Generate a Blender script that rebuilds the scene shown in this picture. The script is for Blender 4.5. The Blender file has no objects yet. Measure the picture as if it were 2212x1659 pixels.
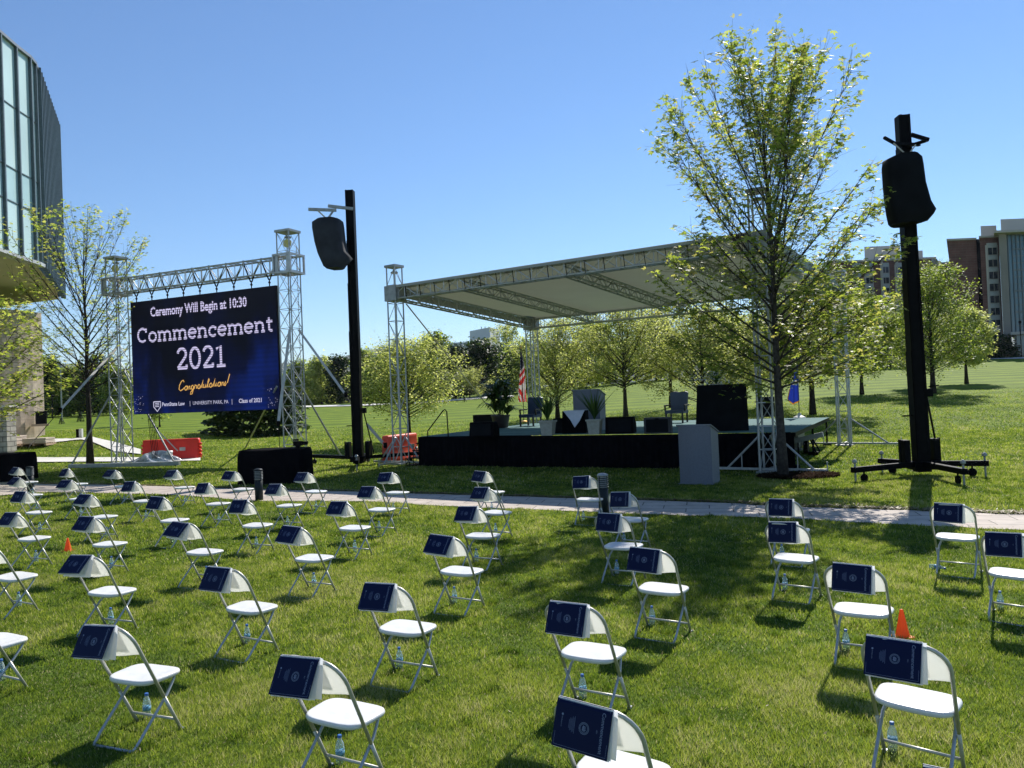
import bpy, math, random
import numpy as np
from mathutils import Vector, Matrix, Euler
R = math.radians
random.seed(7)
SC = bpy.context.scene
COL = SC.collection

# ------------------------------------------------------------------ camera, sky, sun, exposure
CAM_H, PITCH, ROLL, FPX = 2.43, R(0.766), R(2.316), 1662.0      # focal length in pixels of a 2212 px wide photograph
cam = bpy.data.objects.new('camera', bpy.data.cameras.new('camera'))
COL.objects.link(cam)
cam.data.sensor_width = 36.0
cam.data.lens = 36.0 * FPX / 2212.0
cam.data.clip_start = 0.05
cam.data.clip_end = 20000
cam.matrix_world = Matrix.Translation((0, 0, CAM_H)) @ Matrix.Rotation(R(90) + PITCH, 4, 'X') @ Matrix.Rotation(-ROLL, 4, 'Z')
SC.camera = cam
SUN_EL, SUN_AZ = R(43), R(28)                                   # azimuth measured from +Y towards +X
w = bpy.data.worlds.new('World'); SC.world = w; w.use_nodes = True
nt = w.node_tree; nt.nodes.clear()
sky = nt.nodes.new('ShaderNodeTexSky'); sky.sky_type = 'NISHITA'; sky.sun_disc = False
sky.sun_elevation = SUN_EL; sky.sun_rotation = SUN_AZ
sky.air_density = 1.15; sky.dust_density = 0.0; sky.ozone_density = 8.0; sky.altitude = 400
bg = nt.nodes.new('ShaderNodeBackground'); bg.inputs[1].default_value = 0.098
wo = nt.nodes.new('ShaderNodeOutputWorld')
nt.links.new(sky.outputs[0], bg.inputs[0]); nt.links.new(bg.outputs[0], wo.inputs[0])
sun = bpy.data.objects.new('sun', bpy.data.lights.new('sun', 'SUN')); COL.objects.link(sun)
sun.data.energy = 5.0; sun.data.angle = R(0.5); sun.data.color = (1, 0.95, 0.87)
sd = Vector((math.sin(SUN_AZ) * math.cos(SUN_EL), math.cos(SUN_AZ) * math.cos(SUN_EL), math.sin(SUN_EL)))
sun.rotation_euler = sd.to_track_quat('Z', 'Y').to_euler()
SC.view_settings.view_transform = 'Standard'; SC.view_settings.look = 'None'
SC.view_settings.gamma = 1; SC.view_settings.use_curve_mapping = False
SC.view_settings.exposure = 0.49
SC.render.engine = 'CYCLES'
SC.cycles.max_bounces = 6; SC.cycles.transparent_max_bounces = 8

# ------------------------------------------------------------------ survey helpers (sight lines measured on the photograph -> real places)
CP, SP, CR, SR = math.cos(PITCH), math.sin(PITCH), math.cos(ROLL), math.sin(ROLL)
def ray(px, py):
    a, b = px - 1106.0, 829.5 - py
    sx, sy = (a * CR + b * SR) / FPX, (b * CR - a * SR) / FPX
    d = CP - sy * SP
    return sx / d, (SP + sy * CP) / d                            # X and Z per metre of Y
def W(px, py, Y):
    u, v = ray(px, py); return Vector((u * Y, Y, CAM_H + v * Y))
def G(px, py, z=0.0):
    u, v = ray(px, py); Y = (z - CAM_H) / v; return Vector((u * Y, Y, z))
def HV(px, py, A, B):
    u, v = ray(px, py)                                           # vertical plane through A, B
    n = Vector((B[1] - A[1], -(B[0] - A[0])))
    Y = (n.x * A[0] + n.y * A[1]) / (n.x * u + n.y)
    return Vector((u * Y, Y, CAM_H + v * Y))
def sm(a, b, x):
    t = min(1, max(0, (x - a) / (b - a))); return t * t * (3 - 2 * t)
def terr(X, Y):
    Yc = max(Y, 1.0); u = X / Yc
    k = 0.021 + (0.058 - 0.021) * sm(-0.3, 0.62, u)
    t = max(0.0, min(Y, 125.0) - 33.0)
    z = k * t * sm(0, 8, t)
    z += 1.0 * math.exp(-((X + 27.5) / 7.5) ** 2 - ((Y - 47) / 6.5) ** 2)
    if Y > 125: z += 0.002 * (min(Y, 400) - 125)
    return z
def T(px, py, lift=0.0):
    u, v = ray(px, py); Y = 3.0
    while Y < 600:
        z = CAM_H + v * Y
        if z <= terr(u * Y, Y): break
        Y += 0.1 if Y < 80 else 0.5
    return Vector((u * Y, Y, terr(u * Y, Y) + lift))

# ------------------------------------------------------------------ materials
MATS = {}
def mat(name, col, rough=0.6, metal=0.0, var=0.12, scale=8.0, bump=0.0, bscale=60.0, trans=0.0, tcol=None, spec=0.5, coat=0.0):
    if name in MATS: return MATS[name]
    m = bpy.data.materials.new(name); m.use_nodes = True; n = m.node_tree; N = n.nodes; L = n.links
    N.clear(); out = N.new('ShaderNodeOutputMaterial'); p = N.new('ShaderNodeBsdfPrincipled')
    p.inputs['Roughness'].default_value = rough; p.inputs['Metallic'].default_value = metal
    p.inputs['Specular IOR Level'].default_value = spec; p.inputs['Coat Weight'].default_value = coat
    tc = N.new('ShaderNodeTexCoord'); no = N.new('ShaderNodeTexNoise'); no.inputs['Scale'].default_value = scale; no.inputs['Detail'].default_value = 6
    L.new(tc.outputs['Object'], no.inputs['Vector'])
    mx = N.new('ShaderNodeMix'); mx.data_type = 'RGBA'
    c = Vector(col); lo = c * (1 - var); hi = c * (1 + var)
    mx.inputs[6].default_value = (*lo, 1); mx.inputs[7].default_value = (*hi, 1)
    mr = N.new('ShaderNodeMapRange'); mr.inputs[1].default_value = 0.35; mr.inputs[2].default_value = 0.65
    L.new(no.outputs[0], mr.inputs[0]); L.new(mr.outputs[0], mx.inputs[0]); L.new(mx.outputs[2], p.inputs['Base Color'])
    if bump:
        n2 = N.new('ShaderNodeTexNoise'); n2.inputs['Scale'].default_value = bscale; n2.inputs['Detail'].default_value = 5
        L.new(tc.outputs['Object'], n2.inputs['Vector'])
        b = N.new('ShaderNodeBump'); b.inputs['Strength'].default_value = bump; b.inputs['Distance'].default_value = 0.02
        L.new(n2.outputs[0], b.inputs['Height']); L.new(b.outputs[0], p.inputs['Normal'])
    if trans:
        t = N.new('ShaderNodeBsdfTranslucent'); t.inputs[0].default_value = (*(tcol or col), 1)
        ms = N.new('ShaderNodeMixShader'); ms.inputs[0].default_value = trans
        L.new(p.outputs[0], ms.inputs[1]); L.new(t.outputs[0], ms.inputs[2]); L.new(ms.outputs[0], out.inputs[0])
    else: L.new(p.outputs[0], out.inputs[0])
    MATS[name] = m; return m
def ramp(N, pts):
    r = N.new('ShaderNodeValToRGB'); e = r.color_ramp.elements
    while len(e) < len(pts): e.new(0.5)
    for i, (x, c) in enumerate(pts): e[i].position = x; e[i].color = (*c, 1)
    return r
def leafmat(name, cols, tcols, trans=0.5, rough=0.5):
    m = bpy.data.materials.new(name); m.use_nodes = True; n = m.node_tree; N = n.nodes; L = n.links; N.clear()
    out = N.new('ShaderNodeOutputMaterial'); p = N.new('ShaderNodeBsdfPrincipled'); p.inputs['Roughness'].default_value = rough
    p.inputs['Specular IOR Level'].default_value = 0.2
    a = N.new('ShaderNodeAttribute'); a.attribute_name = 'rnd'
    r1 = ramp(N, [(i / (len(cols) - 1), c) for i, c in enumerate(cols)]); r2 = ramp(N, [(i / (len(tcols) - 1), c) for i, c in enumerate(tcols)])
    L.new(a.outputs['Fac'], r1.inputs[0]); L.new(a.outputs['Fac'], r2.inputs[0]); L.new(r1.outputs[0], p.inputs['Base Color'])
    t = N.new('ShaderNodeBsdfTranslucent'); L.new(r2.outputs[0], t.inputs[0])
    ms = N.new('ShaderNodeMixShader'); ms.inputs[0].default_value = trans
    L.new(p.outputs[0], ms.inputs[1]); L.new(t.outputs[0], ms.inputs[2]); L.new(ms.outputs[0], out.inputs[0])
    return m
def emis(name, col, strength, scan=0.0):
    m = bpy.data.materials.new(name); m.use_nodes = True; n = m.node_tree; N = n.nodes; L = n.links; N.clear()
    out = N.new('ShaderNodeOutputMaterial'); e = N.new('ShaderNodeEmission'); e.inputs[0].default_value = (*col, 1); e.inputs[1].default_value = strength
    if scan:
        tc = N.new('ShaderNodeTexCoord'); wv = N.new('ShaderNodeTexWave'); wv.bands_direction = 'Z'; wv.inputs['Scale'].default_value = scan
        no = N.new('ShaderNodeTexNoise'); no.inputs['Scale'].default_value = 0.9
        mr = N.new('ShaderNodeMapRange'); mr.inputs[1].default_value = 0.0; mr.inputs[2].default_value = 0.55; mr.inputs[3].default_value = strength * 0.25; mr.inputs[4].default_value = strength
        L.new(tc.outputs['Object'], wv.inputs['Vector']); L.new(wv.outputs['Fac'], mr.inputs[0]); L.new(mr.outputs[0], e.inputs[1])
    L.new(e.outputs[0], out.inputs[0]); MATS[name] = m; return m

ALU = mat('aluminium', (0.42, 0.43, 0.43), 0.5, 0.7, 0.12, 6)
ALUD = mat('worn_aluminium', (0.32, 0.33, 0.32), 0.5, 0.5, 0.15, 6)
STEEL = mat('black_steel', (0.004, 0.004, 0.005), 0.5, 0.0, 0.3, 5, spec=0.06)
BLACKC = mat('black_cloth', (0.0035, 0.0035, 0.005), 0.9, 0, 0.3, 4, 0.3, 18, spec=0.05)
SPKC = mat('speaker_cover', (0.030, 0.033, 0.040), 0.75, 0, 0.25, 2.5, 0.8, 3, spec=0.2)
SPKB = mat('speaker_cover_black', (0.006, 0.007, 0.009), 0.8, 0, 0.25, 2.5, 0.5, 3, spec=0.1)
WHITEP = mat('white_plastic', (0.69, 0.69, 0.68), 0.3, 0, 0.05, 9, 0.12, 25)
BACKP = mat('white_backrest_plastic', (0.80, 0.80, 0.78), 0.4, 0, 0.03, 5, trans=0.55, tcol=(0.92, 0.92, 0.88))
TUBE = mat('chair_tube', (0.50, 0.49, 0.44), 0.42, 0.35, 0.1, 12)
TUBEG = mat('chair_tube_grey', (0.42, 0.45, 0.48), 0.4, 0.4, 0.1, 12)
NAVY = mat('navy_cover', (0.003, 0.007, 0.040), 0.55, 0, 0.06, 3, spec=0.14)
PAGES = mat('white_pages', (0.80, 0.82, 0.86), 0.7, 0, 0.03, 5, trans=0.45, tcol=(0.88, 0.89, 0.92))
PRINT = mat('cover_print', (0.20, 0.24, 0.36), 0.6, 0, 0.02)
PRINTD = mat('cover_fine_print', (0.10, 0.13, 0.24), 0.6, 0, 0.02)
RED = mat('red_barrier_plastic', (0.80, 0.035, 0.02), 0.5, 0, 0.12, 1.5, 0.15, 6, trans=0.12, tcol=(0.9, 0.1, 0.03))
PINK = mat('faded_barrier_plastic', (0.85, 0.11, 0.06), 0.5, 0, 0.18, 1.5, trans=0.15, tcol=(0.9, 0.2, 0.1))
ORANGE = mat('orange_cone', (0.98, 0.20, 0.03), 0.5, 0, 0.06, trans=0.45, tcol=(1, 0.26, 0.03))
BARK = mat('bark', (0.040, 0.033, 0.028), 0.9, 0, 0.3, 14, 0.8, 30, spec=0.1)
BARKG = mat('grey_bark', (0.062, 0.055, 0.050), 0.9, 0, 0.3, 14, 0.8, 30, spec=0.1)
STRAP = mat('pale_strap', (0.55, 0.53, 0.48), 0.8, 0, 0.12, 4)

# ------------------------------------------------------------------ mesh builder
class MB:
    def __init__(s): s.v = []; s.f = []; s.m = []; s.cur = 0
    def add(s, vs, fs):
        o = len(s.v); s.v += [tuple(v) for v in vs]
        for f in fs: s.f.append(tuple(o + i for i in f)); s.m.append(s.cur)
    def box(s, c, size, rz=0.0, taper=1.0):
        cx, cy, cz = c; a, b, h = size[0] / 2, size[1] / 2, size[2] / 2; co, si = math.cos(rz), math.sin(rz); vs = []
        for z in (-1, 1):
            t = taper if z > 0 else 1.0
            for x, y in ((-1, -1), (1, -1), (1, 1), (-1, 1)):
                X, Y = x * a * t, y * b * t; vs.append((cx + X * co - Y * si, cy + X * si + Y * co, cz + z * h))
        s.add(vs, [(3, 2, 1, 0), (4, 5, 6, 7), (0, 1, 5, 4), (1, 2, 6, 5), (2, 3, 7, 6), (3, 0, 4, 7)]); return s
    def beam(s, P, Q, w, h, up=(0, 0, 1)):
        P, Q = Vector(P), Vector(Q); d = (Q - P).normalized(); u = Vector(up)
        if abs(d.dot(u)) > 0.98: u = Vector((0, 1, 0))
        a = d.cross(u).normalized(); b = a.cross(d)
        vs = [p + a * x * w / 2 + b * y * h / 2 for p in (P, Q) for x, y in ((-1, -1), (1, -1), (1, 1), (-1, 1))]
        s.add(vs, [(3, 2, 1, 0), (4, 5, 6, 7), (0, 1, 5, 4), (1, 2, 6, 5), (2, 3, 7, 6), (3, 0, 4, 7)]); return s
    def tube(s, pts, r, n=8, closed=False):
        pts = [Vector(p) for p in pts]; rs = r if isinstance(r, (list, tuple)) else [r] * len(pts); k = len(pts)
        prev = None; rings = []
        for i, p in enumerate(pts):
            if closed: d = (pts[(i + 1) % k] - pts[i - 1])
            else: d = pts[min(i + 1, k - 1)] - pts[max(i - 1, 0)]
            d = d.normalized()
            if prev is None: a = d.orthogonal().normalized()
            else:
                a = (prev - d * prev.dot(d))
                a = a.normalized() if a.length > 1e-6 else d.orthogonal().normalized()
            prev = a; b = d.cross(a)
            rings.append([p + (a * math.cos(2 * math.pi * j / n) + b * math.sin(2 * math.pi * j / n)) * rs[i] for j in range(n)])
        vs = [v for rg in rings for v in rg]; fs = []
        for i in range(k - 1 + (1 if closed else 0)):
            i2 = (i + 1) % k
            for j in range(n): fs.append((i * n + j, i * n + (j + 1) % n, i2 * n + (j + 1) % n, i2 * n + j))
        if not closed: fs += [tuple(reversed(range(n))), tuple((k - 1) * n + j for j in range(n))]
        s.add(vs, fs); return s
    def lathe(s, c, prof, n=20):
        cx, cy, cz = c; vs = []; fs = []
        for r, z in prof:
            for j in range(n): t = 2 * math.pi * j / n; vs.append((cx + r * math.cos(t), cy + r * math.sin(t), cz + z))
        for i in range(len(prof) - 1):
            for j in range(n): fs.append((i * n + j, i * n + (j + 1) % n, (i + 1) * n + (j + 1) % n, (i + 1) * n + j))
        fs += [tuple(reversed(range(n))), tuple((len(prof) - 1) * n + j for j in range(n))]
        s.add(vs, fs); return s
    def poly(s, pts): s.add(pts, [tuple(range(len(pts)))]); return s
    def prism(s, pts, d):
        d = Vector(d); n = len(pts); P = [Vector(p) for p in pts]
        s.add(P + [p + d for p in P], [tuple(range(n)), tuple(reversed(range(n, 2 * n)))] + [(i, n + i, n + (i + 1) % n, (i + 1) % n) for i in range(n)]); return s
    def grid(s, fn, nu, nv):
        vs = [fn(i / nu, j / nv) for j in range(nv + 1) for i in range(nu + 1)]
        s.add(vs, [(j * (nu + 1) + i, j * (nu + 1) + i + 1, (j + 1) * (nu + 1) + i + 1, (j + 1) * (nu + 1) + i) for j in range(nv) for i in range(nu)]); return s
    def build(s, name, mats, parent=None, smooth=False, world=False, label=None):
        me = bpy.data.meshes.new(name); org = Vector((0, 0, 0))
        if world and parent is not None:
            q = parent
            while q.parent: q = q.parent
            org = q.location
        me.from_pydata([tuple(Vector(v) - org) for v in s.v], [], s.f)
        for m in (mats if isinstance(mats, (list, tuple)) else [mats]): me.materials.append(m)
        me.polygons.foreach_set('material_index', s.m)
        if smooth: me.polygons.foreach_set('use_smooth', [True] * len(me.polygons))
        me.update()
        o = bpy.data.objects.new(name, me); COL.objects.link(o)
        if parent is not None: o.parent = parent
        if label: o['label'] = label
        return o
def fast(name, V, F, mats, parent=None, rnd=None, mi=None, org=None):
    V = np.asarray(V, dtype=np.float32); F = np.asarray(F, dtype=np.int32); k = F.shape[1]
    if org is not None: V = V - np.array(org, dtype=np.float32)
    me = bpy.data.meshes.new(name); me.vertices.add(len(V)); me.vertices.foreach_set('co', V.ravel())
    me.loops.add(F.size); me.loops.foreach_set('vertex_index', F.ravel())
    me.polygons.add(len(F)); me.polygons.foreach_set('loop_start', np.arange(0, F.size, k, dtype=np.int32))
    try: me.polygons.foreach_set('loop_total', np.full(len(F), k, dtype=np.int32))
    except Exception: pass
    for m in (mats if isinstance(mats, (list, tuple)) else [mats]): me.materials.append(m)
    if mi is not None: me.polygons.foreach_set('material_index', mi)
    me.update(calc_edges=True)
    if rnd is not None:
        a = me.attributes.new('rnd', 'FLOAT', 'FACE'); a.data.foreach_set('value', np.asarray(rnd, dtype=np.float32))
    o = bpy.data.objects.new(name, me); COL.objects.link(o)
    if parent is not None: o.parent = parent
    return o
def tag(o, label=None, cat=None, group=None, kind=None):
    if label: o['label'] = label
    if cat: o['category'] = cat
    if group: o['group'] = group
    if kind: o['kind'] = kind
    return o
def thing(name, label, cat, loc=(0, 0, 0), rz=0.0, group=None):
    o = bpy.data.objects.new(name, None); COL.objects.link(o); o.location = loc; o.rotation_euler = (0, 0, rz); o.empty_display_size = 0.2
    return tag(o, label, cat, group)
def copy_tree(o, parent=None):
    c = o.copy(); COL.objects.link(c); c.parent = parent
    for ch in list(o.children): copy_tree(ch, c)
    return c
def textmesh(s, size, align='LEFT', shear=0.0, off=0.0):
    cu = bpy.data.curves.new('t', 'FONT'); cu.body = s; cu.size = size; cu.align_x = align; cu.shear = shear; cu.offset = off; cu.resolution_u = 2
    ob = bpy.data.objects.new('t', cu); COL.objects.link(ob)
    dg = bpy.context.evaluated_depsgraph_get(); me = ob.evaluated_get(dg).to_mesh()
    vs = [v.co.copy() for v in me.vertices]; fs = [tuple(p.vertices) for p in me.polygons]
    ob.evaluated_get(dg).to_mesh_clear(); bpy.data.objects.remove(ob); bpy.data.curves.remove(cu)
    return vs, fs
def ribbon(mb, pts, wd, fn, lift):
    """flat stroke of width wd along 2-D points, mapped by fn(x, y, lift)"""
    P = [Vector((p[0], p[1])) for p in pts]; L_, R_ = [], []
    for i, p in enumerate(P):
        d = P[min(i + 1, len(P) - 1)] - P[max(i - 1, 0)]
        d = d.normalized() if d.length > 1e-9 else Vector((1, 0)); n = Vector((-d.y, d.x)) * wd / 2
        L_.append(p + n); R_.append(p - n)
    k = len(P); mb.add([fn(q.x, q.y, lift) for q in L_ + R_], [(i, i + 1, k + i + 1, k + i) for i in range(k - 1)])

# ------------------------------------------------------------------ ground
def ground_material():
    m = bpy.data.materials.new('lawn_soil'); m.use_nodes = True; n = m.node_tree; N = n.nodes; L = n.links; N.clear()
    out = N.new('ShaderNodeOutputMaterial'); p = N.new('ShaderNodeBsdfPrincipled'); p.inputs['Roughness'].default_value = 0.85; p.inputs['Specular IOR Level'].default_value = 0.1
    g = N.new('ShaderNodeNewGeometry')
    n1 = N.new('ShaderNodeTexNoise'); n1.inputs['Scale'].default_value = 0.5; n1.inputs['Detail'].default_value = 8; n1.inputs['Roughness'].default_value = 0.7
    n2 = N.new('ShaderNodeTexNoise'); n2.inputs['Scale'].default_value = 14; n2.inputs['Detail'].default_value = 6; n2.inputs['Roughness'].default_value = 0.75
    L.new(g.outputs['Position'], n1.inputs['Vector']); L.new(g.outputs['Position'], n2.inputs['Vector'])
    r1 = ramp(N, [(0.3, (0.062, 0.105, 0.014)), (0.55, (0.098, 0.150, 0.022)), (0.75, (0.140, 0.175, 0.035))]); L.new(n1.outputs[0], r1.inputs[0])
    r2 = ramp(N, [(0.3, (0.55, 0.55, 0.5)), (0.7, (1.35, 1.35, 1.2))]); L.new(n2.outputs[0], r2.inputs[0])
    mu = N.new('ShaderNodeMix'); mu.data_type = 'RGBA'; mu.blend_type = 'MULTIPLY'; mu.inputs[0].default_value = 1; mu.clamp_result = False
    L.new(r1.outputs[0], mu.inputs[6]); L.new(r2.outputs[0], mu.inputs[7])
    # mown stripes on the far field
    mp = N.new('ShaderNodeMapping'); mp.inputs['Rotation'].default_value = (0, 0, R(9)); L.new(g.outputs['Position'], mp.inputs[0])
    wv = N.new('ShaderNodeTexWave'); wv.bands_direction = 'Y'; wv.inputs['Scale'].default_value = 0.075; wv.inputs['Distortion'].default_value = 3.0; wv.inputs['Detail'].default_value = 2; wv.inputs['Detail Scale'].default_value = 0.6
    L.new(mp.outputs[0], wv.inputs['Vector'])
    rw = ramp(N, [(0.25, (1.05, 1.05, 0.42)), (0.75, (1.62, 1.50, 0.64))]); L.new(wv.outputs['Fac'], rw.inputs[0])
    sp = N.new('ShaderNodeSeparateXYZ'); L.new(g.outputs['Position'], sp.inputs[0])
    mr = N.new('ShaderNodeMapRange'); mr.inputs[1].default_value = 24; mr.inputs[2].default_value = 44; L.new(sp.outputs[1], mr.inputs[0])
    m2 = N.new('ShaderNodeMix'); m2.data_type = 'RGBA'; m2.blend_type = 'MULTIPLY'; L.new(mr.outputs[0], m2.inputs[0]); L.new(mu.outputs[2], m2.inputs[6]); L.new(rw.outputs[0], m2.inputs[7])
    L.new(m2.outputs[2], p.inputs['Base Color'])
    b = N.new('ShaderNodeBump'); b.inputs['Strength'].default_value = 0.6; b.inputs['Distance'].default_value = 0.04; L.new(n2.outputs[0], b.inputs['Height']); L.new(b.outputs[0], p.inputs['Normal'])
    L.new(p.outputs[0], out.inputs[0]); return m
ys = list(np.arange(-20, 60, 1.0)) + list(np.arange(60, 130, 2.0)) + list(np.arange(130, 400, 15.0)) + [400, 600, 1000, 2000, 4000, 7000]
xs = [-7000, -3000, -1200, -600, -300, -200] + list(np.arange(-150, -50, 5.0)) + list(np.arange(-50, 60, 1.0)) + list(np.arange(60, 150, 5.0)) + [150, 200, 300, 600, 1200, 3000, 7000]
gv = np.array([(x, y, terr(x, y)) for y in ys for x in xs]); nx = len(xs)
gf = np.array([(j * nx + i, j * nx + i + 1, (j + 1) * nx + i + 1, (j + 1) * nx + i) for j in range(len(ys) - 1) for i in range(nx - 1)])
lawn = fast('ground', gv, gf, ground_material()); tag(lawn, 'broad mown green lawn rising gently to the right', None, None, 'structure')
lawn.data.polygons.foreach_set('use_smooth', [True] * len(lawn.data.polygons))

# paths
def paver_material(name, c1, c2, mortar, sx, sy, rot):
    m = bpy.data.materials.new(name); m.use_nodes = True; n = m.node_tree; N = n.nodes; L = n.links; N.clear()
    out = N.new('ShaderNodeOutputMaterial'); p = N.new('ShaderNodeBsdfPrincipled'); p.inputs['Roughness'].default_value = 0.8
    g = N.new('ShaderNodeNewGeometry'); mp = N.new('ShaderNodeMapping'); mp.inputs['Rotation'].default_value = (0, 0, rot); L.new(g.outputs['Position'], mp.inputs[0])
    b = N.new('ShaderNodeTexBrick'); b.inputs['Scale'].default_value = 1; b.inputs['Brick Width'].default_value = sx; b.inputs['Row Height'].default_value = sy; b.inputs['Mortar Size'].default_value = 0.012
    b.inputs['Color1'].default_value = (*c1, 1); b.inputs['Color2'].default_value = (*c2, 1); b.inputs['Mortar'].default_value = (*mortar, 1); L.new(mp.outputs[0], b.inputs['Vector'])
    no = N.new('ShaderNodeTexNoise'); no.inputs['Scale'].default_value = 3; no.inputs['Detail'].default_value = 8; L.new(g.outputs['Position'], no.inputs['Vector'])
    r = ramp(N, [(0.3, (0.8, 0.8, 0.8)), (0.7, (1.12, 1.1, 1.08))]); L.new(no.outputs[0], r.inputs[0])
    mu = N.new('ShaderNodeMix'); mu.data_type = 'RGBA'; mu.blend_type = 'MULTIPLY'; mu.inputs[0].default_value = 1; L.new(b.outputs[0], mu.inputs[6]); L.new(r.outputs[0], mu.inputs[7])
    L.new(mu.outputs[2], p.inputs['Base Color']); L.new(p.outputs[0], out.inputs[0]); return m
PAVER = paver_material('pavers', (0.42, 0.36, 0.31), (0.47, 0.41, 0.36), (0.13, 0.11, 0.09), 0.9, 0.45, R(14))
CONC = mat('pale_concrete', (0.62, 0.60, 0.56), 0.8, 0, 0.08, 1.2)
BEIGEP = mat('beige_paving', (0.50, 0.42, 0.34), 0.85, 0, 0.1, 1.5)
near_e = [(-220, 1078), (0, 1072), (79, 1064), (360, 1069), (557, 1084), (796, 1084), (945, 1094), (1238, 1106), (1398, 1113), (1650, 1119), (1897, 1133), (2113, 1143), (2212, 1149), (2600, 1171)]
far_e = [(-220, 1030), (0, 1040), (79, 1046), (288, 1049), (560, 1058), (796, 1064), (988, 1070), (1194, 1076), (1374, 1082), (1554, 1088), (1729, 1097), (1969, 1105), (2212, 1114), (2600, 1132)]
def strip(near, far, lift, step=40):
    def samp(pl, x):
        for (a, b), (c, d) in zip(pl, pl[1:]):
            if a <= x <= c: return b + (d - b) * (x - a) / (c - a)
        return pl[-1][1]
    x0, x1 = max(near[0][0], far[0][0]), min(near[-1][0], far[-1][0]); n = max(2, int((x1 - x0) / step)); mb = MB()
    top = []
    for i in range(n + 1):
        x = x0 + (x1 - x0) * i / n; a, b = T(x, samp(near, x)), T(x, samp(far, x)); row = []
        for j in range(4):
            q = a.lerp(b, j / 3); row.append((q.x, q.y, terr(q.x, q.y) + lift))
        top.append(row)
    vs = [v for r in top for v in r]; fs = [(i * 4 + j, (i + 1) * 4 + j, (i + 1) * 4 + j + 1, i * 4 + j + 1) for i in range(n) for j in range(3)]
    mb.add(vs, fs); return mb, [(Vector(r[0]), Vector(r[3])) for r in top]
mb, PATH = strip(near_e, far_e, 0.012)
tag(mb.build('path', PAVER), 'tan paver path crossing the lawn before the stage', None, None, 'structure')
mb, _ = strip([(-100, 1002), (433, 997)], [(-100, 990), (433, 990)], 0.05, 20)
tag(mb.build('concrete_path', CONC), 'narrow white concrete walk behind the screen towers', None, None, 'structure')
mb, _ = strip([(-80, 985), (0, 972), (120, 957), (174, 951.5), (200, 957), (248, 977), (304, 983)], [(-80, 958), (0, 955), (98, 951), (156, 949), (174, 948.5), (200, 946), (248, 957), (304, 973)], 0.06, 8)
tag(mb.build('walkway', CONC), 'pale concrete walkway beside the stone building', None, None, 'structure')

# near grass blades (real geometry, one object)
def inpath(x, y):
    yn = np.interp(x, [a.x for a, b in PATH], [a.y for a, b in PATH]); yf = np.interp(x, [b.x for a, b in PATH], [b.y for a, b in PATH])
    return (y > yn + 0.02) & (y < yf - 0.02)
rg = np.random.default_rng(3)
def blades(y0, y1, dens, h, wd):
    n = int(dens * 0.73 * (y1 * y1 - y0 * y0)); Y = np.sqrt(rg.uniform(y0 * y0, y1 * y1, n)); X = rg.uniform(-0.73, 0.73, n) * Y
    fld = np.zeros(n)
    for kk, (fx, am) in enumerate(((0.55, 0.5), (1.3, 0.6), (3.1, 0.7), (7.0, 0.6), (15.0, 0.45))):
        a1, a2, a3 = 0.7 + kk * 1.3, 2.1 + kk * 0.9, 4.0 + kk * 1.7
        fld += am * np.sin(fx * (X * math.cos(a1) + Y * math.sin(a1)) + 1.7 * np.sin(fx * 0.7 * (X * math.cos(a2) + Y * math.sin(a2)) + kk)) * np.sin(fx * (X * math.cos(a3) + Y * math.sin(a3)) + 1.3 * kk + 1.2 * np.sin(fx * 1.3 * X))
    fld = np.clip(fld, -1.3, 1.3)
    keep = ~inpath(X, Y)
    if y0 >= 30: keep &= rg.uniform(0, 1, n) < (y1 + 0.5 - Y) / (y1 - y0)
    X, Y, fld = X[keep], Y[keep], fld[keep]; n = len(X)
    a = rg.uniform(0, 2 * np.pi, n); H = h * rg.uniform(0.45, 1.3, n) * (1 + 0.30 * fld); ln = rg.uniform(0.15, 0.9, n) * H; wv = wd * rg.uniform(0.7, 1.4, n)
    dx, dy = np.cos(a), np.sin(a); Z = np.zeros(n)
    b = rg.uniform(0, 2 * np.pi, n); ex, ey = np.cos(b), np.sin(b)
    Z = Z if y1 <= 33 else np.array([terr(a_, b_) for a_, b_ in zip(X, Y)]); H = H + Z
    v0 = np.stack([X - dx * wv, Y - dy * wv, Z], 1); v1 = np.stack([X + dx * wv, Y + dy * wv, Z], 1)
    v2 = np.stack([X + ex * ln, Y + ey * ln, H], 1)
    V = np.stack([v0, v1, v2], 1).reshape(-1, 3); F = np.arange(3 * n).reshape(-1, 3)
    rn = np.clip(0.45 + 0.26 * fld + rg.normal(0, 0.19, n), 0, 0.93); dry = rg.uniform(0, 1, n) < 0.03 + 0.05 * (fld < -0.8); rn[dry] = 1.0
    return V, F, rn
parts = [blades(3.2, 7, 9000, 0.036, 0.0024), blades(7, 12, 4400, 0.038, 0.0037), blades(12, 20, 1700, 0.042, 0.0066), blades(20, 33, 380, 0.05, 0.015), blades(33, 58, 150, 0.05, 0.026)]
Vs, Fs, Rs, o = [], [], [], 0
for V, F, rn in parts: Vs.append(V); Fs.append(F + o); Rs.append(rn); o += len(V)
GRASS = leafmat('grass_blade', [(0.018, 0.040, 0.008), (0.062, 0.100, 0.015), (0.130, 0.168, 0.028), (0.205, 0.230, 0.048), (0.44, 0.40, 0.24)],
                [(0.05, 0.11, 0.010), (0.16, 0.26, 0.020), (0.32, 0.42, 0.036), (0.48, 0.55, 0.07), (0.62, 0.55, 0.30)], 0.5, 0.5)
nt_ = 420; cy = np.sqrt(rg.uniform(13, 360, nt_)); cx = rg.uniform(-0.7, 0.7, nt_) * cy; kk = 55      # taller unmown tufts
X = np.repeat(cx, kk) + rg.normal(0, 0.035, nt_ * kk); Y = np.repeat(cy, kk) + rg.normal(0, 0.035, nt_ * kk); keep = ~inpath(X, Y); X, Y = X[keep], Y[keep]; n = len(X)
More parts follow.
